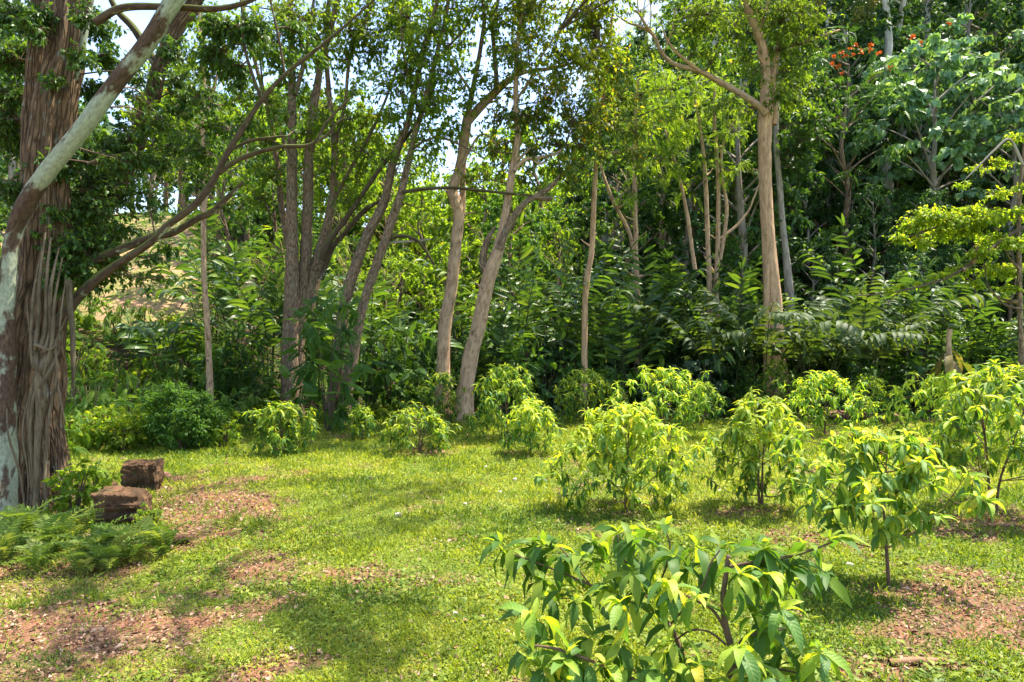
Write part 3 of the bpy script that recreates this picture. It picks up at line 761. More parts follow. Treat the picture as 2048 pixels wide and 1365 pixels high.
# ---- many-stemmed brown tree left of the middle
traced_tree('multi_stem_tree', 'many stemmed grey brown tree rising behind the leafy bush left of centre', 23.0, 583, M['bark_brown'], [
    ([(581, 800), (580, 700), (584, 560), (585, 480), (583, 400), (584, 300), (584, 200), (584, 100), (580, 0), (578, -150), (570, -320)], [46, 40, 36, 31, 27, 24, 20, 17, 15, 12, 7], TR),
    ([(592, 790), (600, 640), (610, 520), (615, 422), (619, 302), (628, 211), (646, 110), (668, 30), (690, -80), (700, -260)], [34, 34, 30, 27, 24, 20, 17, 15, 12, 7], dict(name='trunk', drop=0.2, dY=.3, seg=16)),
    ([(612, 620), (632, 540), (648, 480), (661, 422), (668, 350), (668, 281), (657, 176), (652, 80), (660, -40), (650, -200)], [44, 34, 26, 22, 18, 16, 13, 11, 9, 6], dict(dY=.5)),
    ([(608, 600), (580, 500), (564, 420), (556, 340), (540, 240), (512, 130), (490, 30), (480, -80)], [24, 20, 16, 14, 12, 10, 8, 6], dict(dY=.9)),
    ([(640, 520), (662, 476), (690, 440), (726, 387), (768, 327), (814, 274), (850, 215), (880, 150)], [18, 16, 13, 11, 10, 8, 6, 4], dict(dY=-.5, mat=M['bark_moss'])),
    ([(640, 560), (662, 500), (690, 466), (733, 418), (776, 396)], [16, 14, 12, 11, 6], dict(dY=-.2, mat=M['bark_moss'])),
    ([(590, 190), (602, 150), (614, 100), (625, 20), (640, -100)], [14, 12, 10, 8, 5], dict(dY=-.1)),
    ([(668, 400), (700, 340), (740, 270), (775, 190), (800, 110), (812, 30)], [10, 9, 8, 7, 5, 4], dict(dY=.6)),
    ([(668, 300), (690, 210), (700, 120), (735, 30), (760, -60)], [10, 9, 8, 6, 4], dict(dY=.2)),
    ([(583, 330), (560, 260), (530, 190), (520, 120)], [8, 7, 6, 4], dict(dY=-.3)),
], [(500, 40, 50), (545, 80, 50), (600, 40, 55), (650, 30, 55), (700, 60, 55), (740, 20, 60), (690, 120, 45), (640, 110, 45), (560, 140, 45), (600, 190, 35), (530, 200, 40), (745, 110, 50), (790, 60, 55), (760, 170, 40), (480, 100, 45), (510, 280, 40),
    (560, 250, 35), (700, 180, 35, None, .6), (640, 240, 35), (650, 330, 35), (700, 300, 35, None, .7), (720, 360, 40, None, .7), (540, 350, 40), (500, 400, 40), (690, 400, 30), (620, 270, 30), (470, 200, 45), (800, 10, 50),
    (700, 240, 50, None, .7, .1), (750, 230, 45, None, .7, .1), (720, 300, 45, None, .7), (650, 220, 40, None, .7, .1), (760, 290, 45, None, .6), (600, 300, 40, None, .6), (560, 30, 40, None, .8, .2), (650, 80, 40, None, .8, .2), (740, 60, 40, None, .8, .2), (590, 110, 35, None, .8, .2)],
    'leaf_airy', 0.17, 0.085, 0.62, 101, up=[(-7.5 + 5.0 * math.sin(i * 2.4), 22.5 + 2.5 * math.cos(i * 1.7), 14.2 + 2.6 * ((i * 37) % 10) / 10, 1.3, .8) for i in range(9)])

# ---- twin leaning stems
traced_tree('twin_leaning_tree', 'two slender brown stems leaning right together in front of the ginger', 22.4, 700, M['bark_brown'], [
    ([(668, 800), (680, 680), (690, 604), (715, 523), (740, 460), (768, 404), (789, 316), (814, 253), (828, 186), (850, 90), (880, -20), (900, -160)], [36, 31, 28, 25, 24, 22, 19, 17, 15, 12, 9, 6], TR),
    ([(690, 800), (708, 700), (722, 625), (743, 558), (768, 488), (792, 418), (806, 373), (824, 292), (842, 228), (870, 123), (891, 35), (910, -80), (940, -220)], [32, 27, 24, 23, 22, 21, 19, 16, 15, 12, 10, 8, 5], dict(name='trunk', drop=.2, dY=-.3, seg=16)),
    ([(806, 384), (850, 378), (905, 376), (947, 380), (1014, 387), (1062, 391)], [9, 8, 7.5, 7, 6, 4], dict(dY=-.4, mat=M['bark_moss'])),
    ([(775, 480), (800, 472), (830, 478), (850, 500), (868, 530)], [9, 9, 8, 7, 5], dict(dY=-.3, mat=M['bark_moss'])),
    ([(768, 487), (800, 484), (840, 482), (862, 478)], [6, 6, 5, 3], dict(dY=-.2, mat=M['bark_grey'])),
    ([(822, 300), (850, 282), (880, 276), (920, 290), (960, 310)], [7, 6, 6, 5, 3], dict(dY=-.2)),
    ([(842, 228), (820, 170), (806, 100), (800, 20)], [9, 8, 6, 4], dict(dY=.1)),
    ([(870, 123), (900, 90), (935, 50), (955, 0)], [7, 6, 5, 4], dict(dY=.1)),
], [(830, 110, 55), (860, 60, 60), (880, 150, 50), (840, 180, 45), (870, 210, 40), (800, 150, 50), (810, 220, 40), (910, 20, 50), (780, 240, 35, None, .6), (850, 260, 40, None, .7), (900, 100, 35, None, .6), (870, 300, 35, None, .6), (760, 320, 35, None, .5), (820, 40, 55), (890, 240, 35, None, .5),
    (890, 280, 45, None, .6, .1), (850, 300, 45, None, .6), (870, 200, 45, None, .7, .1), (800, 270, 45, None, .6, .1), (910, 160, 45, None, .6, .1), (830, 350, 45, None, .5), (860, 330, 35, None, .5), (840, 420, 35, None, .4), (880, 60, 40, None, .8, .2), (820, 130, 40, None, .8, .15)],
    'leaf_airy', 0.17, 0.085, 0.62, 131, up=[(-2.6 + 2.8 * math.sin(i * 2.1), 22 + 2 * math.cos(i * 1.3), 14.0 + 2.4 * ((i * 7) % 10) / 10, 1.2, .8) for i in range(5)])

# ---- tan tree with a crooked top
traced_tree('crooked_tan_tree', 'tan trunked tree with a swollen kink halfway up and a forked airy top', 22.8, 887, M['bark_tan'], [
    ([(884, 800), (886, 730), (891, 646), (905, 558), (912, 488), (918, 435), (912, 405), (905, 385), (912, 360), (920, 340), (926, 299), (933, 250), (938, 225)], [34, 31, 29, 28, 29, 28, 30, 27, 24, 24, 24, 24, 24], TR),
    ([(934, 245), (961, 214), (989, 186), (1025, 155), (1060, 142), (1110, 136), (1160, 120), (1200, 90)], [22, 20, 18, 13, 9, 8, 6, 4], dict(dY=0)),
    ([(985, 195), (993, 169), (989, 105), (986, 53), (996, 0), (1010, -120)], [14, 13, 11, 10, 9, 5], dict(dY=.2, mat=M['bark_brown'])),
    ([(936, 240), (944, 186), (958, 116), (968, 46), (967, 0), (972, -140)], [15, 13, 12, 11, 10, 6], dict(dY=.1, mat=M['bark_brown'])),
    ([(925, 330), (940, 300), (960, 270), (985, 280), (1010, 330)], [6, 6, 5, 4, 3], dict(dY=-.2)),
    ([(944, 186), (900, 120), (880, 70)], [7, 6, 4], dict(dY=.2)),
    ([(922, 440), (925, 400), (926, 350), (928, 320)], [16, 16, 14, 10], dict(dY=.25)),
], [(960, 150, 35), (940, 195, 35), (920, 250, 35, None, .6), (1000, 30, 50), (960, 20, 50), (1010, 100, 45, None, .7), (930, 90, 40, None, .7), (1050, 70, 50, None, 1, .25), (1080, 30, 55, None, 1, .2), (1110, 80, 50, None, 1, .3), (1060, 130, 45, None, 1, .3), (1140, 120, 50, None, 1, .3), (1180, 60, 55, None, 1, .25), (1190, 130, 45, None, 1, .3), (1120, 160, 40, None, .9, .3), (1210, 20, 50, None, .9, .2), (1150, 20, 55, None, .9, .2), (1070, 180, 35, None, .8, .2), (1215, 100, 35, None, .8, .25)],  # right-hand clouds shifted yellower, their sunlit look put into the leaf colour
    'leaf_lime', 0.16, 0.095, 0.66, 151, up=[(0.6 + 2.6 * math.sin(i * 2.1), 22.5 + 2 * math.cos(i * 1.3), 14.2 + 2.4 * ((i * 7) % 10) / 10, 1.2, .8) for i in range(12)], dy=1.0)

# ---- leaning pale trunk with a hooked branch
traced_tree('leaning_pale_tree', 'pale trunk leaning right with a broken hooked branch in mid clearing edge', 22.2, 934, M['bark_tan'], [
    ([(928, 815), (934, 760), (941, 716), (958, 646), (972, 576), (982, 541), (1000, 488), (1010, 435), (1018, 387), (1026, 334), (1035, 281), (1032, 211), (1032, 158), (1035, 88), (1046, 18), (1060, -120)], [40, 36, 35, 34, 34, 34, 28, 22, 18, 16, 15, 13, 12, 11, 9, 5], TR),
    ([(998, 500), (1010, 465), (1026, 436), (1053, 404), (1078, 391), (1096, 378), (1112, 362), (1120, 345)], [24, 20, 19, 17, 16, 14, 10, 5], dict(dY=-.1, mat=M['bark_brown'])),
    ([(1070, 394), (1090, 398), (1104, 397)], [15, 14, 12], dict(dY=-.1, mat=M['bark_brown'])),
    ([(1028, 342), (1040, 328), (1054, 319), (1078, 316), (1110, 308), (1130, 295)], [12, 10, 9, 8, 6, 3], dict(dY=-.1)),
    ([(1060, 317), (1082, 328), (1100, 312)], [6, 6, 4], dict(dY=-.1)),
    ([(978, 560), (966, 520), (975, 480), (990, 455)], [26, 20, 14, 8], dict(dY=.1, mat=M['bark_brown'])),
    ([(1033, 200), (1060, 160), (1085, 110), (1120, 60)], [7, 6, 5, 3], dict(dY=.2)),
], [(1080, 230, 45), (1120, 200, 50, None, 1, .1), (1170, 190, 45), (1150, 250, 45), (1100, 280, 45), (1050, 250, 35), (1070, 310, 35), (1120, 330, 40), (1170, 290, 40), (1010, 230, 35), (1000, 290, 30), (1140, 370, 30), (1200, 230, 40), (1160, 330, 35), (1030, 110, 40), (1060, 20, 45), (1000, 180, 40, None, .6, .1), (1010, 340, 35, None, .6), (960, 300, 35, None, .5), (985, 240, 40, None, .6, .1), (945, 360, 35, None, .5), (1060, 360, 35, None, .6)],
    'leaf_yellowing', 0.17, 0.08, 0.66, 171, dy=1.0, up=[(-3.5 + 8.5 * ((i * 61) % 26) / 26, 19.6 + 3.6 * ((i * 37) % 26) / 26, 13.9 + 2.2 * ((i * 17) % 26) / 26, 1.15, .7) for i in range(26)])  # upper clouds: unseen foliage added above the frame to shade the rear lawn

# ---- slender stems
traced_tree('slender_tree', 'single slender straight pale stem left of the many stemmed tree', 20.5, 417, M['bark_tan'], [
    ([(419, 790), (418, 720), (414, 640), (408, 560), (407, 460), (410, 351), (405, 246), (408, 165), (400, 60), (395, -80)], [15, 14, 13.5, 13, 12, 11, 10, 9, 7, 4], TR),
    ([(406, 250), (420, 210), (428, 180), (440, 120)], [6, 5, 4, 3])],
    [(380, 200, 45), (430, 160, 45), (410, 110, 50), (440, 250, 35), (370, 280, 40), (390, 30, 55), (450, 60, 45), (420, 330, 35), (350, 130, 45)], 'leaf_airy', 0.15, 0.08, 0.6, 191, dy=.8)
traced_tree('slender_tree', 'thin orange brown stem leaning right between the pale trunk and big tan tree', 24.0, 1168, M['bark_orange'], [
    ([(1168, 760), (1169, 674), (1172, 576), (1183, 505), (1186, 453), (1187, 422), (1193, 316), (1200, 246), (1208, 193), (1214, 120), (1225, 30), (1230, -80)], [15, 14, 14, 13, 12, 12, 11, 10, 8, 7, 5, 4], TR),
    ([(1192, 330), (1215, 310), (1245, 305), (1275, 290)], [6, 6, 5, 3])],
    [(1200, 170, 40), (1240, 140, 40), (1180, 250, 40), (1230, 240, 45), (1270, 260, 40), (1210, 300, 35), (1250, 200, 40), (1190, 110, 40), (1280, 320, 35)], 'leaf_yellowing', 0.16, 0.06, 0.7, 201, dy=.8)
traced_tree('slender_tree', 'thin pale stem with a slanting second stem behind the dark gingers', 27.0, 1271, M['bark_tan'], [
    ([(1275, 640), (1272, 520), (1271, 440), (1269, 340), (1270, 250), (1276, 160)], [13, 12, 11, 10, 9, 6], TR),
    ([(1272, 520), (1257, 461), (1230, 410), (1207, 352), (1195, 300)], [9, 9, 8, 7, 4])],
    [(1290, 200, 55), (1330, 240, 55), (1300, 300, 50), (1350, 180, 55), (1260, 380, 40), (1320, 150, 50), (1380, 250, 50), (1340, 320, 45)], 'leaf_airy', 0.3, 0.2, 0.75, 211, tmpl=T_COMP, dy=1)
traced_tree('slender_tree', 'group of four slim tan stems fanning up left of the big tan trunk', 27.5, 1425, M['bark_tan'], [
    ([(1420, 620), (1418, 540), (1415, 480), (1411, 369), (1404, 280), (1390, 200)], [13, 12, 11, 10, 7, 5], TR),
    ([(1432, 620), (1432, 560), (1436, 480), (1436, 352), (1429, 246), (1430, 160)], [13, 12, 11, 9, 8, 5], dict(name='trunk', drop=.2)),
    ([(1440, 520), (1450, 460), (1453, 410), (1444, 350), (1446, 290), (1470, 240)], [9, 9, 8, 7, 6, 4]),
    ([(1390, 540), (1380, 470), (1373, 422), (1362, 369), (1352, 330), (1330, 260)], [10, 9, 9, 8, 6, 4]),
    ([(1436, 480), (1470, 455), (1495, 425), (1508, 395), (1518, 370)], [6, 6, 5, 4, 3])],
    [(1400, 250, 50), (1440, 220, 50), (1360, 300, 45), (1480, 260, 45), (1420, 310, 40), (1390, 180, 50), (1460, 170, 50), (1370, 380, 40), (1480, 340, 40), (1340, 230, 45), (1310, 330, 45)], 'leaf_airy', 0.32, 0.2, 0.75, 221, tmpl=T_COMP, dy=1.2)

# ---- big tan tree at right
traced_tree('tall_tan_tree', 'tall straight tan trunk at the right forking high up behind the saplings', 24.6, 1556, M['bark_orange'], [
    ([(1558, 828), (1556, 760), (1552, 700), (1546, 600), (1540, 520), (1536, 470), (1532, 400), (1530, 330), (1529, 260), (1532, 230), (1531, 190), (1530, 140), (1526, 100), (1513, 63), (1499, 28), (1484, -5), (1470, -60), (1450, -160)],
     [66, 48, 42, 38, 33, 30, 28, 29, 32, 34, 24, 22, 21, 20, 18, 16, 13, 8], dict(name='trunk', drop=.2, seg=22, flute=.05)),
    ([(1533, 822), (1534, 730), (1533, 660), (1533, 580), (1536, 530)], [26, 16, 14, 13, 8], dict(name='trunk', drop=.15, dY=-.25)),
    ([(1536, 245), (1545, 200), (1545, 158), (1555, 105), (1562, 53), (1570, 0), (1580, -120)], [20, 17, 15, 13, 11, 9, 5], dict(dY=.15)),
    ([(1533, 228), (1517, 212), (1482, 188), (1436, 162), (1401, 144), (1348, 128), (1323, 105), (1306, 70), (1278, 53), (1257, 46), (1232, 30)], [17, 16, 15, 13.5, 12, 10, 9, 8, 6, 5, 3], dict(dY=-.3, mat=M['bark_tan'])),
    ([(1401, 144), (1370, 120), (1348, 100), (1330, 72), (1325, 50)], [8, 7, 6, 5, 3], dict(dY=-.4)),
    ([(1306, 70), (1290, 48), (1278, 28), (1262, 16), (1258, -10)], [7, 6, 6, 5, 3], dict(dY=-.4)),
    ([(1300, 62), (1302, 20), (1295, -20)], [3.5, 3, 2], dict(dY=-.4)), ([(1278, 30), (1275, 0), (1278, -40)], [3.5, 3, 2], dict(dY=-.4)), ([(1325, 110), (1345, 60), (1350, 20)], [3, 3, 2], dict(dY=-.4)),
    ([(1545, 110), (1580, 95), (1620, 80), (1680, 60)], [8, 7, 6, 4], dict(dY=.2)),
    ([(1513, 70), (1530, 30), (1540, -20), (1545, -100)], [11, 10, 9, 5], dict(dY=.3)),
    ([(1548, 250), (1550, 230), (1552, 205)], [16, 18, 10], dict(dY=0))],
    [(1370, 30, 45, None, .6), (1400, 60, 45, None, .8), (1430, 30, 50), (1460, 70, 40), (1390, 110, 35, None, .7), (1430, 110, 35, None, .6), (1560, 40, 55), (1600, 30, 55), (1600, 90, 45), (1560, 100, 40), (1500, 20, 45), (1480, 120, 30), (1590, 150, 40), (1500, 140, 30), (1560, 190, 35), (1600, 200, 35), (1480, 230, 30), (1440, 220, 30), (1290, 110, 25, None, .6), (1350, 70, 25, None, .4)],
    'leaf_airy', 0.17, 0.07, 0.7, 241, up=[(9.5 + 3.8 * math.sin(i * 2.1), 23.5 + 2.2 * math.cos(i * 1.3), 15.2 + 2.8 * ((i * 7) % 10) / 10, 1.3, .8) for i in range(8)])
traced_tree('grey_trunk_tree', 'plain grey trunk standing close behind the tall tan trunk', 29.0, 1570, M['bark_grey'], [
    ([(1580, 620), (1573, 520), (1566, 457), (1559, 369), (1552, 281), (1556, 160), (1562, 50), (1568, -80)], [19, 17, 15, 13, 12, 11, 10, 8], TR)],
    [(1570, 260, 45), (1610, 280, 50), (1540, 320, 40), (1600, 180, 45), (1640, 240, 45), (1660, 180, 45), (1600, 330, 40)], 'leaf_mid', 0.26, 0.12, 0.8, 251, dy=1.5)

# ---- the overhanging lime green tree at the right edge
traced_tree('overhanging_tree', 'tree at the right edge with crooked branches of bright lime leaves reaching left', 16.5, 2042, M['bark_brown'], [
    ([(2042, 840), (2042, 700), (2039, 560), (2037, 440), (2044, 340), (2060, 200), (2080, 60)], [13, 12, 11, 10, 9, 7, 5], TR),
    ([(2055, 452), (2020, 470), (1975, 505), (1946, 524), (1910, 548), (1875, 563), (1830, 576), (1788, 584), (1745, 590), (1712, 592)], [10, 9, 8, 7, 6.5, 6, 5, 4, 3, 2], dict(mat=M['twig'], dY=-.3, seg=7)),
    ([(2050, 440), (2000, 432), (1950, 440), (1900, 448), (1850, 462), (1800, 480), (1770, 490)], [9, 8, 7, 6, 5, 4, 2], dict(mat=M['twig'], dY=.2, seg=7)),
    ([(2046, 330), (2020, 280), (1990, 300), (1960, 330), (1930, 360)], [7, 6, 5, 4, 2], dict(mat=M['bark_grey'], dY=-.4, seg=6)),
    ([(2045, 620), (2010, 610), (1990, 590), (1975, 570), (1970, 530)], [6, 6, 5, 4, 3], dict(mat=M['twig'], dY=-.2, seg=6)),
    ([(1800, 583), (1780, 600), (1775, 615)], [3, 2.5, 1.5], dict(mat=M['twig'], dY=-.3, seg=5))],
    [(1820, 450, 40), (1860, 430, 40), (1900, 440, 42), (1940, 425, 42), (1980, 440, 42), (2020, 430, 42), (1880, 470, 34), (1930, 470, 36), (1800, 475, 26), (1840, 490, 28), (1990, 480, 36), (2030, 490, 36), (1960, 510, 34), (1990, 545, 36), (2030, 540, 38), (1920, 540, 28), (1880, 555, 24), (1840, 570, 22), (1800, 577, 18), (1775, 583, 14), (1950, 570, 24), (2010, 580, 26), (2040, 380, 30, None, .6), (2000, 330, 28, None, .6), (1960, 340, 24, None, .5), (2030, 280, 30, None, .6), (1990, 390, 28, None, .5), (1930, 370, 20, None, .4)],
    'leaf_lime', 0.095, 0.055, 1.7, 261, dy=.5, droop=.2, twr=.004, limb_r=.008, rb=.12, flat=.42, spread=1.15)

# ------------------------------------------------------------------ orchard saplings with long drooping leaves
def leaf_mesh(name, mat, ar, droop, curl, twist, uvs=True, n=6, wavy=0.0, neck=0.0):
    """a single broad leaf of unit length with a folded midrib, drooping tip and a little twist"""
    mb = MB(); V = []; UV = []; Fq = []
    for i in range(n + 1):
        t = i / n
        w = ar * 0.5 * (math.sin(math.pi * min(1, t ** 0.85)) ** 0.75 if 0 < t < 1 else 0.012)
        a = droop * t * t
        y = math.sin(a) / droop * 1.0 if droop > 1e-3 else t
        y = t * math.cos(a * 0.55); z = -t * math.sin(a * 0.55)
        tw = twist * t
        for sgn in (-1, 0, 1):
            x = sgn * w * math.cos(curl); zz = abs(sgn) * w * math.sin(curl) + wavy * sgn * math.sin(t * 14) * w
            V.append([x * math.cos(tw) - zz * math.sin(tw), y, z + zz * math.cos(tw) + x * math.sin(tw)]); UV.append([sgn * 0.5, t])
    for i in range(n):
        b = i * 3
        Fq += [[b, b + 1, b + 4, b + 3], [b + 1, b + 2, b + 5, b + 4]]
    mb.add(V, Fq, uv=UV)
    return mb.mesh(name, mat, attr='uv')

SAP = {}
for key, m in (('old', 'sap'), ('young', 'sap_young'), ('yellow', 'sap_yellow')):
    SAP[key] = [leaf_mesh('leaf', M[m], 0.29 + 0.03 * i, dr, cu, tw) for i, (dr, cu, tw) in enumerate(((0.5, 0.35, 0.1), (0.9, 0.3, -0.25), (1.3, 0.4, 0.2), (0.2, 0.55, 0.0)))]

SAPB = {}
for key, m in (('old', 'sap'), ('young', 'sap_young'), ('yellow', 'sap_yellow')):
    SAPB[key] = [leaf_mesh('leaf', M[m], 0.30 + 0.025 * i, dr, cu, tw, n=8, wavy=.12) for i, (dr, cu, tw) in enumerate(((0.5, 0.35, 0.1), (0.9, 0.3, -0.25), (1.3, 0.4, 0.2), (0.2, 0.55, 0.0), (1.7, .5, -.3)))]

def put_leaf_object(me, pos, d, nh, L, parent, name='leaf'):
    d = np.asarray(d, float); d = d / np.linalg.norm(d)
    s = np.cross(d, nh); s = s / max(np.linalg.norm(s), 1e-6); n = np.cross(s, d)
    o = bpy.data.objects.new(name, me); COL.objects.link(o); o.parent = parent
    o.matrix_basis = Matrix(((s[0] * L, d[0] * L, n[0] * L, pos[0]), (s[1] * L, d[1] * L, n[1] * L, pos[1]), (s[2] * L, d[2] * L, n[2] * L, pos[2]), (0, 0, 0, 1)))
    return o

def whorls(tips, rng, LL, n_low=(3, 6), yel=0.02):
    """leaves of a sapling: a whorl at each shoot tip, older leaves hanging below it along the shoot"""
    out = []   # pos, dir, normal hint, length, kind
    for (tip, tan, back) in tips:
        k = rng.integers(6, 10); ph = rng.uniform(0, 6.28)
        for j in range(k):
            az = ph + j * 2.399; young = j < 2
            el = rng.uniform(0.5, 1.2) if young else rng.uniform(-0.9, 0.5)
            d = np.array([math.cos(az) * math.cos(el), math.sin(az) * math.cos(el), math.sin(el)]) + 0.35 * np.array([tan[0], tan[1], 0])
            L = LL * (rng.uniform(0.45, 0.7) if young else rng.uniform(0.75, 1.15))
            kind = 'young' if (young or rng.uniform() < 0.30) else ('yellow' if rng.uniform() < yel else 'old')
            out.append((tip + rng.normal(0, 0.008, 3), d, np.array([0, 0, 1.0]) + rng.normal(0, .25, 3), L, kind))
        for _ in range(rng.integers(*n_low)):
            u = rng.uniform(0.15, 1.0); p = tip * (1 - u) + back * u
            az = rng.uniform(0, 6.28); el = rng.uniform(-1.35, -0.2)
            d = np.array([math.cos(az) * math.cos(el), math.sin(az) * math.cos(el), math.sin(el)])
            out.append((p, d, np.array([0, 0, 1.0]) + rng.normal(0, .25, 3), LL * rng.uniform(0.8, 1.2), 'yellow' if rng.uniform() < yel * 1.5 else 'old'))
    return out

def sapling(label, px, py, tops, hw, zlo, seed, n_tips, stems=1, near=False, LL=0.20, cxo=0.0, yel=0.02, young=0.0, spreadY=0.9, sr=0.022):
    """px, py: where it stands; tops: picture height of its top; hw: half crown width and zlo: crown bottom, in metres"""
    rng = np.random.default_rng(seed)
    Y = F * HC / (py - CY); x0 = (px - CX) / F * Y; z0 = gh(x0, Y)
    H = HC - (tops - CY) / F * Y - z0 - .13; hw *= .93
    t = thing('orchard_sapling', label, 'sapling', (x0, Y, z0), 'young long leaved trees planted on the lawn')
    stem_curves = []
    for s in range(stems):
        az = rng.uniform(0, 6.28) if stems > 1 else 0.0
        off = np.array([math.cos(az), math.sin(az), 0]) * (0.05 if stems > 1 else 0.0)
        lean = np.array([math.cos(az), math.sin(az), 0]) * (hw * 0.35 if stems > 1 else 0.06) + np.array([cxo * 0.6, 0, 0])
        hh = H * rng.uniform(0.8, 0.92)
        pts = [off + np.array([0, 0, -0.05]), off * 1.2 + lean * 0.12 + np.array([rng.normal(0, .015), 0, hh * .3]), off + lean * 0.5 + np.array([rng.normal(0, .03), rng.normal(0, .03), hh * .62]), off + lean + np.array([0, 0, hh])]
        mb = MB(); c = tube(mb, pts, [sr, sr * .8, sr * .55, sr * .25], 8, 6, 0.1, seed=seed + s)
        part('stem', mb, M['sap_stem'], t, world=False); stem_curves.append(c)
    sk = np.concatenate(stem_curves)
    tips = []; br = MB(); nodes = []
    n_tips = int(n_tips * 2.6); lob = rng.uniform(0, 6.28, 3)
    for i in rng.permutation(n_tips):
        u = (i + rng.uniform(0, 1)) / n_tips
        z = zlo + (H - zlo) * (u ** 0.85)
        prof = math.sqrt(max(0.02, 1 - ((z - (zlo + (H - zlo) * .36)) / ((H - zlo) * (.66 if z > zlo + (H - zlo) * .36 else .5))) ** 2))
        rr = hw * prof * rng.uniform(0.35, 1.0) ** 0.6
        az = i * 2.399 + rng.normal(0, .4)
        rr *= 1 + .30 * math.sin(2 * az + lob[0] + z * 2) + .22 * math.sin(3 * az + lob[1] - z * 3)
        if rng.uniform() < .08: rr *= 1.25; z += .12
        tip = np.array([cxo + rr * math.cos(az), rr * math.sin(az) * spreadY, z])
        cand = sk[sk[:, 2] < max(z - 0.6 * rr - 0.02, zlo * 0.7 + 0.05)]
        if len(cand) == 0: cand = sk[:3]
        a = cand[np.argmin(np.linalg.norm(cand - tip, axis=1))]
        th_ = .40
        if nodes:
            nd = np.array(nodes); ok = nd[nd[:, 2] < tip[2] - .02]
            if len(ok):
                dn = np.linalg.norm(ok - tip, axis=1)
                if dn.min() < .62 * np.linalg.norm(a - tip): a = ok[np.argmin(dn)]; th_ = .26
        m = 0.5 * (a + tip) + np.array([0, 0, -0.03 - .10 * np.linalg.norm((tip - a)[:2])]) + rng.normal(0, .03, 3)
        cc = tube(br, [a, m, tip], [sr * th_, sr * th_ * .75, sr * .15], 5, 4)
        nodes += [cc[2], cc[4], cc[6]]
        tips.append((tip, unit(tip - m), 0.45 * tip + 0.55 * m))
    part('branches', br, M['sap_stem'], t, world=False)
    lv = whorls(tips, rng, LL, yel=yel)
    if young:
        lv = [(p, d, n, L, 'young' if (kd == 'old' and rng.uniform() < young * smooth(zlo, H, p[2])) else kd) for (p, d, n, L, kd) in lv]
    if near:
        order = np.argsort([-(l[3] - 0.12 * l[0][1]) for l in lv])
        for i in order[:296]:
            p, d, n, L, kd = lv[i]
            put_leaf_object(SAP[kd][rng.integers(0, 4)], p, d, n, L, t)
        lv = [lv[i] for i in order[296:]]
    if lv:
        mb = MB()
        pos = np.array([l[0] for l in lv]); d = np.array([l[1] for l in lv]); n = np.array([l[2] for l in lv]); L = np.array([l[3] for l in lv])
        rn = np.array([{'old': rng.uniform(0, .62), 'young': rng.uniform(.72, 1.0), 'yellow': 1.0}[l[4]] for l in lv])
        put_leaves(mb, pos, d, n, L, L * 0.31, T_LANCE, rn)
        part('foliage' if near else 'crown', mb, M['sap_far'], t, attr='rnd', kind='stuff', world=False)
    return t

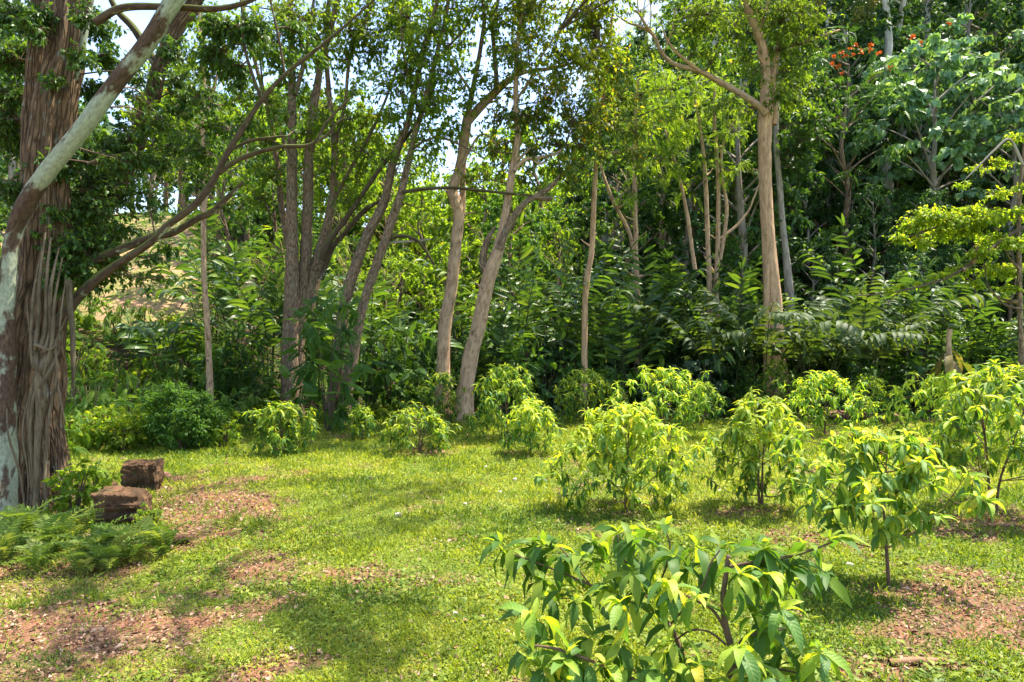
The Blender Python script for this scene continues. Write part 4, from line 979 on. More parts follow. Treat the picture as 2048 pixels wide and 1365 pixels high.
# the nearest one, traced shoot by shoot
def front_sapling():
    rng = np.random.default_rng(77)
    Y0 = 4.5; x0 = (1440 - CX) / F * Y0; z0 = gh(x0, Y0)
    t = thing('orchard_sapling', 'nearest sapling with big drooping leaves, some turned yellow, filling the lower right', 'sapling', (x0, Y0, z0), 'young long leaved trees planted on the lawn')
    B = np.array([x0, Y0, z0])
    st = [([(1440, 1500, 0), (1456, 1365, 0), (1466, 1316, 0), (1452, 1257, 0), (1446, 1200, 0), (1452, 1150, 0), (1457, 1112, 0)], [17, 14.5, 14, 13, 11, 10, 9.5]),
          ([(1430, 1500, 0), (1380, 1400, .1), (1366, 1320, .15), (1352, 1275, .2), (1325, 1230, .3), (1290, 1190, .35)], [14, 12, 11, 10, 7, 5]),
          ([(1435, 1490, 0), (1300, 1380, -.1), (1200, 1330, -.15), (1120, 1300, -.2), (1060, 1290, -.2)], [11, 9, 7, 6, 4])]
    br = [([(1452, 1135), (1500, 1126), (1570, 1115), (1630, 1098), (1665, 1084)], [7, 6.5, 6, 5, 4]), ([(1450, 1258), (1425, 1220), (1390, 1200), (1350, 1180)], [7, 6, 5, 3.5]),
          ([(1465, 1312), (1490, 1275), (1530, 1265), (1570, 1258)], [7, 6, 5, 3]), ([(1460, 1335), (1520, 1335), (1590, 1345), (1640, 1365)], [6, 5, 4, 3]), ([(1452, 1290), (1420, 1265), (1380, 1262), (1340, 1290)], [5, 4.5, 4, 3]),
          ([(1325, 1230), (1250, 1200), (1180, 1170), (1110, 1140), (1030, 1110)], [6, 5.5, 5, 4, 3]), ([(1290, 1190), (1260, 1140), (1240, 1100), (1235, 1070)], [5, 4, 3.5, 3]), ([(1300, 1200), (1330, 1140), (1340, 1090), (1330, 1060)], [5, 4, 3.5, 3]),
          ([(1340, 1250), (1400, 1180), (1420, 1130), (1440, 1100)], [5, 4, 3.5, 3]), ([(1180, 1170), (1150, 1130), (1120, 1095)], [4, 3.5, 3]), ([(1300, 1380), (1260, 1330), (1230, 1290)], [5, 4, 3])]
    for p, w in st:
        mb = MB(); tube(mb, [P(q[0], q[1], Y0 + q[2]) for q in p], [v / 2 / F * Y0 for v in w], 10, 7, .08, seed=p[0][0]); part('stem', mb, M['sap_stem'], t)
    for p, w in br:
        mb = MB(); tube(mb, [P(q[0], q[1], Y0 + (0.3 if q[0] < 1350 else 0.0)) for q in p], [v / 2 / F * Y0 for v in w], 7, 6, .08, seed=p[0][0]); part('branch', mb, M['sap_stem'], t)
    tipl = [(1000, 1085, .35), (1050, 1120, .3), (1110, 1095, .4), (1085, 1160, .2), (1160, 1115, .35), (1185, 1085, .5), (1235, 1065, .5), (1290, 1060, .45), (1330, 1055, .4), (1270, 1115, .3), (1345, 1110, .1), (1395, 1095, .2), (1440, 1095, .2), (1510, 1085, .4), (1660, 1080, 0), (1610, 1090, .1),
            (1150, 1200, .2), (1225, 1180, .1), (1290, 1180, .1), (1345, 1175, -.2), (1395, 1195, -.2), (1480, 1150, -.2), (1530, 1150, -.15), (1570, 1250, .1), (1110, 1290, -.1), (1180, 1275, 0), (1060, 1320, -.2), (1240, 1290, -.1), (1340, 1285, -.1),
            (1570, 1300, 0), (1630, 1330, 0), (1650, 1375, .1), (1500, 1345, -.2), (1250, 1370, -.3), (1140, 1370, -.3), (1390, 1370, -.3), (1320, 1345, -.3), (1210, 1330, -.2), (1580, 1370, -.1), (1450, 1400, -.2)]
    tipl += [(rng.uniform(1010, 1660), rng.uniform(1080, 1400), rng.uniform(-.3, .6)) for _ in range(34)] + [(rng.uniform(1040, 1680), rng.uniform(1290, 1420), rng.uniform(-.5, .3)) for _ in range(24)]
    tips = []
    for (a, b, dy) in tipl:
        tp = P(a, b, Y0 + dy) - B
        tan = unit(np.array([tp[0], tp[1], 0.2]))
        tips.append((tp, tan, tp - tan * 0.14 + np.array([0, 0, -.05])))
    lv = whorls(tips, rng, 0.225, (1, 4), 0.05)
    order = np.argsort([l[0][1] for l in lv])
    rest = [lv[i] for i in order[298:]]; lv = [lv[i] for i in order[:298]]
    mb = MB(); L_ = np.array([l[3] for l in rest])
    put_leaves(mb, np.array([l[0] for l in rest]), np.array([l[1] for l in rest]), np.array([l[2] for l in rest]), L_, L_ * .38, T_LANCE, np.array([{'old': .3, 'young': .85, 'yellow': 1.0}[l[4]] * rng.uniform(.6, 1) for l in rest]))
    part('foliage', mb, M['sap_far'], t, attr='rnd', kind='stuff', world=False)
    for p, d, n, L, kd in lv:
        put_leaf_object(SAPB[kd][rng.integers(0, 5)], p, d, n, L * rng.uniform(.75, 1.15), t)
front_sapling()

G0 = 'young long leaved trees planted on the lawn'
sapling('slim single stemmed sapling with a bare lower trunk in the right foreground', 1778, 1175, 838, 0.82, 0.60, 301, 30, 1, True, cxo=-0.14, LL=0.20)
sapling('wide bushy bright yellow green sapling right behind the nearest one', 1252, 1020, 794, 0.98, 0.2, 302, 62, 2, True, LL=.18, young=.9, cxo=-0.05)
sapling('twin stemmed upright yellow green sapling in the middle of the right lawn', 1520, 1020, 780, 0.80, 0.30, 303, 50, 2, True, LL=.18, young=.75)
sapling('tall sapling on three thin stems at the right edge over brown mulch', 1985, 1030, 722, 1.25, 0.70, 304, 66, 3, True, cxo=0.15, young=.4)
sapling('broad low sapling partly behind the three stemmed one by the right edge', 1880, 920, 738, 1.35, 0.35, 305, 56, 1, young=.6, cxo=0.15)
sapling('leafy spreading sapling right of the tall tan trunk base on a mulch ring', 1645, 873, 735, 1.12, 0.40, 306, 40, 2, young=.3)
sapling('dim green sapling in shade beside reddish rocks at the back', 1735, 848, 742, 0.85, 0.35, 307, 24, 2, young=.2)
sapling('round crowned sapling on a bare curved stem in the shaded rear lawn', 1330, 882, 728, 1.12, 0.5, 308, 42, 2, young=.3)
sapling('small yellow sapling left of the wide bushy yellow one', 1060, 912, 790, 0.65, 0.25, 309, 24, 1, young=.75)
sapling('dense dark green round sapling right of the leaning pale trunk', 1014, 882, 722, 1.05, 0.12, 310, 52, 3, young=.2)
sapling('low flat topped sapling with side arms left of the middle', 838, 906, 806, 1.0, 0.18, 311, 26, 2, young=.45)
sapling('tiny sparse sapling left of the low flat topped one', 725, 880, 805, 0.42, 0.2, 312, 12, 1, young=.2)
sapling('compact rounded sapling left of centre beside the many stemmed tree', 566, 908, 795, 0.72, 0.12, 313, 32, 3, young=.25)
sapling('narrow sapling behind the round crowned one on the rear lawn', 1402, 850, 755, 0.75, 0.4, 314, 20, 2, young=.15)
sapling('sapling standing in shade behind the wide bushy yellow one', 1170, 850, 732, 1.1, 0.2, 315, 44, 2, young=.35)
sapling('dark shaded sapling just left of the leaning pale trunk foot', 884, 846, 738, 1.1, 0.12, 316, 40, 2)
sapling('small upright sapling growing against the tall tan trunk', 1552, 846, 712, 0.68, 0.4, 317, 22, 1, young=.1)

# ------------------------------------------------------------------ understory plants (prototypes, then copies)
def shrub(name, label, cat, loc, group, leaf, ll, lw, tmpl, hw, H, cov, seed, nb=8, stems=4, droop=.3, rb=0.0, stem_mat='twig', flat=.75, zlo=.12):
    rng = np.random.default_rng(seed)
    t = thing(name, label, cat, loc, group)
    sk = []; mb = MB()
    for i in range(stems):
        az = rng.uniform(0, 6.28); r = rng.uniform(.2, .6) * hw
        c = tube(mb, [(0.04 * math.cos(az), .04 * math.sin(az), -.1), (r * .45 * math.cos(az), r * .45 * math.sin(az), H * .4), (r * math.cos(az), r * math.sin(az), H * .8)], [.022, .015, .007], 6, 5, seed=seed + i)
        sk.append(c)
    part('stems', mb, M[stem_mat], t, world=False)
    bl = []
    for i in range(nb):
        z = H * (zlo + (1 - zlo - .1) * (i + .5) / nb); az = i * 2.399
        rr = hw * .72 * math.sqrt(max(.05, 1 - ((z / H - .45) / .62) ** 2)) * rng.uniform(.4, 1)
        bl.append((rr * math.cos(az), rr * math.sin(az), z, hw * rng.uniform(.34, .5)))
    lv = MB(); grow(lv, None, bl, np.concatenate(sk), ll, lw, tmpl, cov, rng, droop=droop, flat=flat, rbias=rb)
    part('foliage', lv, M[leaf], t, attr='rnd', kind='stuff', world=False)
    return t

def at(px, Y, lift=0.0):
    x = (px - CX) / F * Y
    return (x, Y, gh(x, Y) + lift)

UG = 'leafy undergrowth along the edge of the clearing'
PROTO = {}
PROTO['pin'] = shrub('pinnate_shrub', 'large dark feathery leaved bush in front of the many stemmed trunk', 'bush', at(655, 20.3), UG, 'leaf_mid', 0.55, .3, T_COMP_BIG, 1.45, 4.3, 1.6, 401, 20, 6)
PROTO['pinlime'] = shrub('pinnate_shrub', 'broad bright feathery leaved bush on the sunny left bank', 'bush', at(330, 17.5), UG, 'leaf_bank', 0.42, .25, T_COMP_BIG, 0.85, 1.7, 1.5, 402, 10, 5)
PROTO['fine'] = shrub('fine_leaved_bush', 'rounded fine leaved green bush at the left edge of the lawn', 'bush', at(365, 16.6), UG, 'leaf_mid', 0.085, .035, T_DIAMOND, 1.05, 1.55, 1.7, 403, 16, 7)
PROTO['yel'] = shrub('yellow_green_shrub', 'yellow green leafy shrub beside the rounded fine leaved bush', 'bush', at(272, 16.5), UG, 'leaf_lime', 0.13, .055, T_LEAF, .62, 1.15, 1.1, 404, 9, 4, rb=.1)
PROTO['heart'] = shrub('heart_leaved_shrub', 'greyish heart leaved shrub in shade left of the tall tan trunk', 'shrub', at(1412, 24.4), UG, 'leaf_grey', 0.28, .25, T_LEAF, .95, 2.3, 1.4, 405, 11, 3, droop=.9)
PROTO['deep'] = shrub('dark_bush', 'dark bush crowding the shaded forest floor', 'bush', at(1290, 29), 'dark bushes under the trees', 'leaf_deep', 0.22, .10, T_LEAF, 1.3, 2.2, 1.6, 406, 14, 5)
PROTO['herb'] = shrub('weed', 'light green leafy weed clump on the bank', 'weed', at(200, 16.6), 'weeds covering the left bank', 'leaf_airy', 0.15, .06, T_LEAF, .5, .6, 1.2, 407, 8, 5, zlo=.2, rb=.1)
PROTO['lush'] = shrub('leafy_plant', 'bright green broad leaved plant between the old trunk and the rocks', 'plant', at(150, 10.3), None, 'leaf_airy', 0.13, .07, T_LEAF, .5, .85, 1.3, 408, 11, 6, rb=-.05)

PROTO['broad'] = shrub('broad_leaved_plant', 'plant with big upright broad leaves left of the leaning pale trunk', 'plant', at(800, 23.6), UG, 'leaf_mid', 0.55, .26, T_LANCE, .95, 2.1, 1.0, 409, 9, 6, droop=.1)
def ginger_clump(label, loc, seed, n_shoots=9, Ls=(3.2, 5.2), group=None, lean=None, tilt=(.15, .75), LL=0.72, leaves=25, kit=None):
    rng = np.random.default_rng(seed)
    t = thing('torch_ginger', label, 'ginger plant', loc, group)
    for i in range(n_shoots):
        az = (i * 2.399 + rng.normal(0, .3)) if lean is None else lean + rng.normal(0, .8)
        Ln = rng.uniform(*Ls); ti = rng.uniform(*tilt)
        hd = np.array([math.cos(az), math.sin(az), 0])
        b = hd * rng.uniform(.1, .5) + np.array([0, 0, -.05])
        p1 = b + Ln * .4 * (np.array([0, 0, 1]) * math.cos(ti * .5) + hd * math.sin(ti * .5))
        p2 = p1 + Ln * .32 * (np.array([0, 0, 1]) * math.cos(ti * 1.5) + hd * math.sin(ti * 1.5))
        p3 = p2 + Ln * .28 * (np.array([0, 0, 1]) * math.cos(ti * 2.5) + hd * math.sin(ti * 2.5))
        mb = MB(); c = tube(mb, [b, p1, p2, p3], [.022, .018, .012, .005], 6, 8, .03)
        s = part('shoot', mb, M['ginger_stem'], t, world=False)
        n = len(c); tang = unit(np.gradient(c, axis=0))
        fl = rng.uniform(-.5, .5)
        for j in range(leaves):
            u = 0.34 + 0.66 * (j + .5) / leaves
            k0 = min(n - 1, int(u * (n - 1)))
            tg = tang[k0]; sd = unit(np.cross(tg, [0, 0, 1.0]) + 1e-3) if abs(tg[2]) < .98 else np.array([-hd[1], hd[0], 0])
            sg = 1 if j % 2 else -1
            nrm = np.cross(sd, tg)
            d = sd * sg * .82 + tg * .62 + np.array([0, 0, -.16]) + nrm * (fl * .3) + rng.normal(0, .09, 3)
            if j >= leaves - 2: d = tg + sd * sg * .25
            put_leaf_object((kit or GIN)[rng.integers(0, 4)], c[k0], d, nrm + rng.normal(0, .15, 3), LL * rng.uniform(.78, 1.1) * (.72 + .5 * math.sin(math.pi * min(.95, u))), s)
    return t
GIN = [leaf_mesh('leaf', M['ginger'], a, dr, cu, tw, n=5) for a, dr, cu, tw in ((.20, .5, .25, .1), (.22, .9, .3, -.1), (.19, 1.3, .2, .2), (.23, .25, .4, 0))]

M['ginger_pale'] = leaf_mat('grey_green_ginger_leaf', [(0, (0.026, 0.056, 0.022)), (0.6, (0.046, 0.090, 0.032)), (1, (0.085, 0.13, 0.045))], 0.36, 0.55, 0.22, per_object=True, veins=True)
GINP = [leaf_mesh('leaf', M['ginger_pale'], a, dr, cu, tw, n=5) for a, dr, cu, tw in ((.25, .7, .25, .1), (.27, 1.0, .3, -.1), (.24, 1.3, .2, .2), (.26, .5, .4, 0))]
GG = 'torch gingers in the dark thicket behind the lawn'
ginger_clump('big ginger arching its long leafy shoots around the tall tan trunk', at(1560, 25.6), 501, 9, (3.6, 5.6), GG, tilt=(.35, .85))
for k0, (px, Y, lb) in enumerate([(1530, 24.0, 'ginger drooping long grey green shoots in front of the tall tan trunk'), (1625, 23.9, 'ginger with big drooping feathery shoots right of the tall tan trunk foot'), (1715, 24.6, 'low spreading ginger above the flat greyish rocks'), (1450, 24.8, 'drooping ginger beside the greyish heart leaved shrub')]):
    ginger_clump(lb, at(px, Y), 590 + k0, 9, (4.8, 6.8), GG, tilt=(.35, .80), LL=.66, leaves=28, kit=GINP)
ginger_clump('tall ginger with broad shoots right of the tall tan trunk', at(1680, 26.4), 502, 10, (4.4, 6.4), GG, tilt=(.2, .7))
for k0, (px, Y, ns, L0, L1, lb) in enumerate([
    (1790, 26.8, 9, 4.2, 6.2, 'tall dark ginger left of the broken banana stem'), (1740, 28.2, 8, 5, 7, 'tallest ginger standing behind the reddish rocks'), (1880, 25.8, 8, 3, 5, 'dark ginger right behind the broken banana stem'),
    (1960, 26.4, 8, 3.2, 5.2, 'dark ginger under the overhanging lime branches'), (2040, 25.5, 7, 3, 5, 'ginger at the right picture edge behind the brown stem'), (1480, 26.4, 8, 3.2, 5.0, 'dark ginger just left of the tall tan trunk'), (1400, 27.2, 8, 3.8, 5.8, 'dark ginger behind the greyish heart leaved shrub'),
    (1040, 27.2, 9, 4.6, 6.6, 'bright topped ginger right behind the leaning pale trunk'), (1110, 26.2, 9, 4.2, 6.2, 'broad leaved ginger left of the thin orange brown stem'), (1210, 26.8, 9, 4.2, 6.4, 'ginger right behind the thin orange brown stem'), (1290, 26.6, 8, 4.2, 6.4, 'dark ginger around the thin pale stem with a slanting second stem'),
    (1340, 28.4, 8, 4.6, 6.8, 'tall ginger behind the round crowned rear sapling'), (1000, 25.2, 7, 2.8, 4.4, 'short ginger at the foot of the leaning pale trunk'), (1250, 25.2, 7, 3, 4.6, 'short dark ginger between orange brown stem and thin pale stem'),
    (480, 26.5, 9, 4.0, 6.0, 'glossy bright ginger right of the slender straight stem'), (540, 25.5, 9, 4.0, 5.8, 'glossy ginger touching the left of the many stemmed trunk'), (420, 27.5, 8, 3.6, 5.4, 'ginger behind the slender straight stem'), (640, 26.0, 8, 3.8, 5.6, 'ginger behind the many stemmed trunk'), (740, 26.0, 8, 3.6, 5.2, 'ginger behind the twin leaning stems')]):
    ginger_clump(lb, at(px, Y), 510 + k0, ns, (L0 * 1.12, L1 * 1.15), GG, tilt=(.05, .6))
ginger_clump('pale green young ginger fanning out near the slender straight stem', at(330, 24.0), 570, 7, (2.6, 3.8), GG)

# the broken banana plant
def banana():
    rng = np.random.default_rng(9)
    Y = 22.6
    t = thing('broken_banana_plant', 'broken off banana stem with limp drooping brown green leaves', 'banana plant', at(1897, Y))
    limb(t, 'stem', [(1898, 800), (1899, 740), (1897, 690), (1900, 655)], [17, 15, 12, 11], M['bark_tan'], Y, seg=10, drop=.1)
    mb = MB(); a = P(1900, 655, Y); tube(mb, [a + np.array([-.10, 0, 0]), a + np.array([0, 0, .03]), a + np.array([.2, 0, 0.02])], [.09, .11, .07], 8, 3); part('cap_leaf', mb, M['leaf_olive'], t)
    meshes = [leaf_mesh('leaf', M['dead_leaf'], .2, dr, .3, tw, n=6, wavy=.25) for dr, tw in ((1.6, .3), (2.0, -.4), (1.2, .2))]
    for i in range(11):
        az = i * 2.399; el = rng.uniform(-.9, -.1)
        p = P(1898 + rng.uniform(-4, 4), rng.uniform(690, 735), Y) - np.array(t.location)
        put_leaf_object(meshes[i % 3], p, np.array([math.cos(az) * math.cos(el), math.sin(az) * math.cos(el), math.sin(el)]), np.array([0, 0, 1.0]), rng.uniform(1.0, 1.5), t)
banana()

# ferns at the foot of the old tree
def frond_mesh(n=15, lw=.2, wob=0.0):
    mb = MB(); V = []; Fc = []
    def rach(t): return np.array([0.02 * math.sin(t * 5 + wob), t * math.cos(.55 * t), .10 * math.sin(t * 2.6) - .5 * t * t * t])
    for i in range(n):
        t = .14 + .84 * i / (n - 1)
        s = .24 * math.sin(math.pi * (.16 + .80 * t)) ** .8
        b = rach(t)
        for sg in (-1, 1):
            d = np.array([sg * .93, .34, -.10 - .12 * math.sin(i * 2.1 + sg)]); k1 = len(V)
            V += [b, b + d * s * .4 + np.array([0, .026, .01]), b + d * s + np.array([0, 0.01, -.12 * s]), b + d * s * .4 + np.array([0, -.026, .01])]
            Fc += [[k1, k1 + 1, k1 + 2], [k1, k1 + 2, k1 + 3]]
    ts = np.linspace(0, 1, 7)
    for a, b in zip(ts[:-1], ts[1:]):
        k1 = len(V); pa, pb = rach(a), rach(b)
        V += [pa + [-.006, 0, 0], pa + [.006, 0, 0], pb + [.004, 0, 0], pb + [-.004, 0, 0]]
        Fc += [[k1, k1 + 1, k1 + 2], [k1, k1 + 2, k1 + 3]]
    mb.add(V, t=Fc)
    return mb.mesh('frond', M['leaf_fern'])
FR = [frond_mesh(15, .2, w) for w in (0, 1.3, 2.6)]
def fern(label, px, py, seed, n=13, L=0.62, group='ferns at the foot of the old tree', Y=None):
    rng = np.random.default_rng(seed)
    Y = F * HC / (py - CY) if Y is None else Y
    x = (px - CX) / F * Y
    t = thing('fern', label, 'fern', (x, Y, gh(x, Y)), group)
    for i in range(int(n * 1.1)):
        az = i * 2.399 + rng.normal(0, .3); el = rng.uniform(.8, 1.45)
        d = np.array([math.cos(az) * math.cos(el), math.sin(az) * math.cos(el), math.sin(el)])
        put_leaf_object(FR[i % 3], np.array([.03 * math.cos(az), .03 * math.sin(az), 0]), d, np.array([-d[0] * .5, -d[1] * .5, 1.0]) + rng.normal(0, .1, 3), L * 1.2 * rng.uniform(.6, 1.15), t, 'frond')
fern('leftmost tall fern against the old tree roots', 40, 1100, 601, 14, .62)
fern('fern in front of the surface roots, second from the picture edge', 110, 1110, 602, 13, .58)
fern('fern with upright fronds below the lower rock', 190, 1128, 603, 15, .56)
fern('yellowish fern leaning towards the lawn beside the lower rock', 268, 1122, 604, 15, .5)
fern('small fern at the lawn end of the fern bed', 325, 1112, 605, 12, .48)
fern('broad bright fern spreading in front of the lower boulder', 215, 1140, 611, 12, .5)
fern('low fern in front of the fern bed over bare soil', 165, 1148, 606, 10, .42)
fern('fern at the picture edge on bare soil', 0, 1125, 607, 12, .56)
fern('fern between the old trunk and the lower rock', 150, 1075, 608, 11, .42)
fern('fern with drooping fronds over the dark soil at the bed front', 80, 1140, 609, 12, .5)
fern('fern close under the lower rock face', 232, 1100, 610, 10, .34)

# ------------------------------------------------------------------ rocks, sticks and small stones
def rock(name, label, px, py, w, h, seed, mat, group=None, squash=1.0, box=0.6, depth=1.0, sink=0.12, cat='rock'):
    """a weathered block: a subdivided box pushed towards a sphere and broken by noise"""
    rng = np.random.default_rng(seed)
    Y = F * HC / (py - CY); x = (px - CX) / F * Y
    wm = w / F * Y; hm = h / F * Y
    n = 26; V = []; idx = {}; Q = []
    def vid(p):
        key = tuple(np.round(p, 5))
        if key not in idx: idx[key] = len(V); V.append(np.array(p, float))
        return idx[key]
    g = np.linspace(-1, 1, n)
    for ax in range(3):
        for sg in (-1, 1):
            for i in range(n - 1):
                for j in range(n - 1):
                    c = []
                    for (a, b) in ((i, j), (i + 1, j), (i + 1, j + 1), (i, j + 1)):
                        p = [0, 0, 0]; p[ax] = sg; p[(ax + 1) % 3] = g[a]; p[(ax + 2) % 3] = g[b]; c.append(vid(p))
                    Q.append(c if sg > 0 else c[::-1])
    V = np.array(V); sph = unit(V); V = V * box + sph * (1 - box) * 1.12
    o1 = rng.uniform(0, 50)
    def n3(f, sd): return (fbm(V[:, 0] * f + o1, V[:, 1] * f - o1, sd, 3) + fbm(V[:, 1] * f + o1, V[:, 2] * f, sd + 1, 3) + fbm(V[:, 2] * f - o1, V[:, 0] * f, sd + 2, 3)) * .6 - .9
    nz, nz2, nz3 = n3(1.1, seed), n3(3.2, seed + 3), n3(9.0, seed + 6)
    V = V * (1 + .6 * nz + .3 * nz2 + .12 * nz3)[:, None]
    V[:, 0] += .15 * V[:, 2] * rng.normal(); V = V * np.array([wm / 2, wm / 2 * depth, hm / 2 * (1 + sink)])
    a = rng.uniform(-.3, .3); V = V @ np.array([[math.cos(a), -math.sin(a), 0], [math.sin(a), math.cos(a), 0], [0, 0, 1]]).T
    z0 = gh(x, Y)
    mb = MB(); mb.add(V + np.array([0, 0, hm / 2 * (1 - sink)]), Q)
    o = link(name, mb.mesh(name, mat, smooth_shade=False, attr='rnd'))
    o.location = (x, Y + wm * .3, z0)
    tag(o, label, cat, group)
    return o
rock('boulder', 'upper squarish brown boulder with an orange right face by the old tree', 277, 985, 66, 60, 701, M['rock'], box=.66, depth=.9)
rock('boulder', 'lower dark boulder with a flat top and mossy side above the ferns', 238, 1050, 86, 64, 702, M['rock'], box=.6, depth=.9)
rock('rock', 'grey rock half hidden by leaves behind the lower boulder', 184, 1004, 62, 36, 703, M['rock'], box=.55)
rock('rock', 'small pinkish stone on the grass right of the upper boulder', 328, 962, 18, 14, 704, M['rock_red'], box=.3)
rock('rock', 'low brown stone at the lawn end of the fern bed', 362, 1086, 34, 16, 705, M['rock'], box=.4)
rock('rock', 'flat greyish rock at the back of the lawn below the shaded sapling', 1690, 842, 52, 20, 706, M['rock_red'], box=.4)
rock('rock', 'second flat greyish rock just right of the first at the lawn back', 1748, 843, 46, 17, 707, M['rock_red'], box=.4)
rock('rock', 'rust red broken rock on the bare soil behind the right saplings', 1778, 848, 40, 17, 708, M['rock_red'], box=.45)
rock('rock', 'orange brown rock glimpsed through the right edge saplings', 1955, 850, 40, 20, 709, M['rock_red'], box=.45)
rock('rock', 'low stone lying among roots at the fern bed edge', 118, 1056, 40, 22, 710, M['rock'], box=.5)

def stick(label, px, py, L, ang, r, seed, mat='dead_wood', group=None, name='stick', cat='stick'):
    rng = np.random.default_rng(seed)
    Y = F * HC / (py - CY); x = (px - CX) / F * Y; Lm = L / F * Y
    d = np.array([math.cos(ang), math.sin(ang)])
    pts = []
    for s in (-.5, -.15, .2, .5):
        qx, qy = x + d[0] * Lm * s + rng.normal(0, .012), Y + d[1] * Lm * s + rng.normal(0, .012)
        pts.append([qx - x, qy - Y, gh(qx, qy) + r * .7 - gh(x, Y)])
    mb = MB(); tube(mb, pts, [r * .8, r, r * .95, r * .6], 7, 4, .15, seed=seed)
    o = link(name, mb.mesh(name, M[mat], attr='rnd')); o.location = (x, Y, gh(x, Y))
    tag(o, label, cat, group)
stick('short thick reddish log lying on bare soil at the lower right', 1835, 1328, 120, .12, .035, 801, name='log', cat='log')
stick('brown stick lying on bare soil in the left foreground', 200, 1205, 34, .5, .022, 802)
stick('rotting brown stick pointing at the right edge mulch', 1930, 1182, 46, 1.0, .022, 803)
stick('short dead branch near the bare soil bottom left', 140, 1290, 46, .25, .014, 804)
stick('thin twig crossing the litter patch left of the lawn middle', 270, 1180, 44, .5, .008, 805)
stick('pale stick beside the slim single stemmed sapling', 1840, 1192, 60, -.1, .022, 806)
stick('thin fallen twig left of the slim single stemmed sapling', 1690, 1165, 90, .15, .008, 807)
stick('broken stick in the right edge mulch under the three stems', 2010, 1052, 60, .1, .025, 808)
stick('stick leaning among mulch under the right hand litter patch', 1935, 1215, 60, .75, .016, 809)
stick('flat brown stick on soil at the bed front', 70, 1182, 40, .1, .02, 810)

rngS = np.random.default_rng(33)
for i, (px, py, s) in enumerate([(795, 1035, 13), (910, 1232, 12), (1700, 1132, 13), (1440, 985, 8), (1000, 985, 8), (970, 935, 7), (930, 1010, 8), (1100, 1010, 8), (1235, 975, 8), (870, 1080, 9), (1330, 930, 7), (1030, 960, 8), (1270, 905, 6), (690, 995, 8), (1560, 985, 8)]):
    rock('pale_stone', ['largest pale stone out on the sunny lawn left of middle', 'whitish stone on grass near the bottom middle', 'white stone left of the slim single stemmed sapling'][i] if i < 3 else 'small pale fleck of stone on the sunny grass', px, py, s * .95, s * .5, 820 + i, M['stone_white'], 'pale stones scattered on the grass', box=.3, cat='stone')

# ------------------------------------------------------------------ forest trees (prototypes and copies)
def forest_tree(name, label, cat, loc, group, H, cw, cbase, nclump, ll, lw, tmpl, leaf, bark, tr, seed, cov=1.0, droop=.35, lean=0.0, rb=0.0, flat=.7, flowers=0, clump=.27):
    rng = np.random.default_rng(seed)
    t = thing(name, label, cat, loc, group)
    mb = MB()
    p = [np.array([0, 0, -.4])]
    for i in range(1, 7):
        u = i / 6; p.append(np.array([lean * u * H + rng.normal(0, .012 * H), rng.normal(0, .012 * H), u * H * .9]))
    c0 = tube(mb, p, [tr * 1.2, tr, tr * .85, tr * .7, tr * .52, tr * .34, tr * .12], 10, 5, .08, seed=seed)
    sk = [c0]; bl = []
    for i in range(nclump):
        u = (i + .5) / nclump; z = H * (cbase + (1 - cbase) * u ** .9)
        prof = math.sqrt(max(.06, 1 - ((u - .42) / .66) ** 2))
        az = i * 2.399 + rng.normal(0, .3); rr = cw * .78 * prof * rng.uniform(.3, 1) ** .5
        c = np.array([lean * z + rr * math.cos(az), rr * math.sin(az), z])
        bl.append((*c, cw * clump * rng.uniform(.75, 1.25)))
        if i % 2 == 0:
            zi = max(z - rr * .8, H * cbase * .85); a = c0[np.argmin(np.abs(c0[:, 2] - zi))]
            sk.append(tube(mb, [a, .5 * (a + c) + np.array([0, 0, .05 * rr]), c], [tr * .3, tr * .2, tr * .07], 6, 4, seed=seed + i))
    part('trunk', mb, M[bark], t, world=False)
    lv = MB(); grow(lv, None, bl, np.concatenate(sk), ll, lw, tmpl, cov, rng, droop=droop, flat=flat, rbias=rb)
    part('crown', lv, M[leaf], t, attr='rnd', kind='stuff', world=False)
    if flowers:
        tops = sorted(bl, key=lambda b: -b[2])[:int(nclump * .45)]
        for i in range(flowers):
            b = tops[rng.integers(0, len(tops))]
            az = rng.uniform(0, 6.28); el = rng.uniform(.3, 1.4)
            ctr = np.array(b[:3]) + b[3] * np.array([math.cos(az) * math.cos(el), math.sin(az) * math.cos(el) - .2, math.sin(el) * flat + .12])
            fm = MB(); n = 12; d = unit(rng.normal(0, 1, (n, 3)) + np.array([0, 0, .8]))
            put_leaves(fm, np.repeat(ctr[None], n, 0), d, rng.normal(0, 1, (n, 3)), 0.17, .11, T_LEAF, rng.uniform(0, 1, n))
            part('blossom', fm, M['flower'], t, attr='rnd', world=False)
    return t

HF = 'trees packed on the wooded hillside'
FT = {}
FT['dark'] = forest_tree('forest_tree', 'dark green leafy tree packed into the hillside wood', 'tree', at(1700, 38), HF, 13, 3.4, .28, 34, .36, .17, T_LEAF, 'leaf_deep', 'bark_grey', .22, 901, 1.25)
FT['mid'] = forest_tree('forest_tree', 'mid green leafy tree standing in the hillside wood', 'tree', at(1460, 40), HF, 12, 3.2, .3, 30, .34, .16, T_LEAF, 'leaf_mid', 'bark_brown', .2, 902, 1.15)
FT['comp'] = forest_tree('forest_tree', 'feathery leaved tree standing in the hillside wood', 'tree', at(1330, 37), HF, 11, 3.0, .35, 26, .75, .4, T_COMP, 'leaf_airy', 'bark_tan', .16, 903, 1.0, flat=.6)
FT['tall'] = forest_tree('gum_tree', 'tall pale trunked gum tree high on the hillside wood', 'tree', at(1765, 44), HF, 22, 3.2, .55, 24, .34, .1, T_LEAF, 'leaf_olive', 'bark_white', .26, 904, .75, droop=.8)
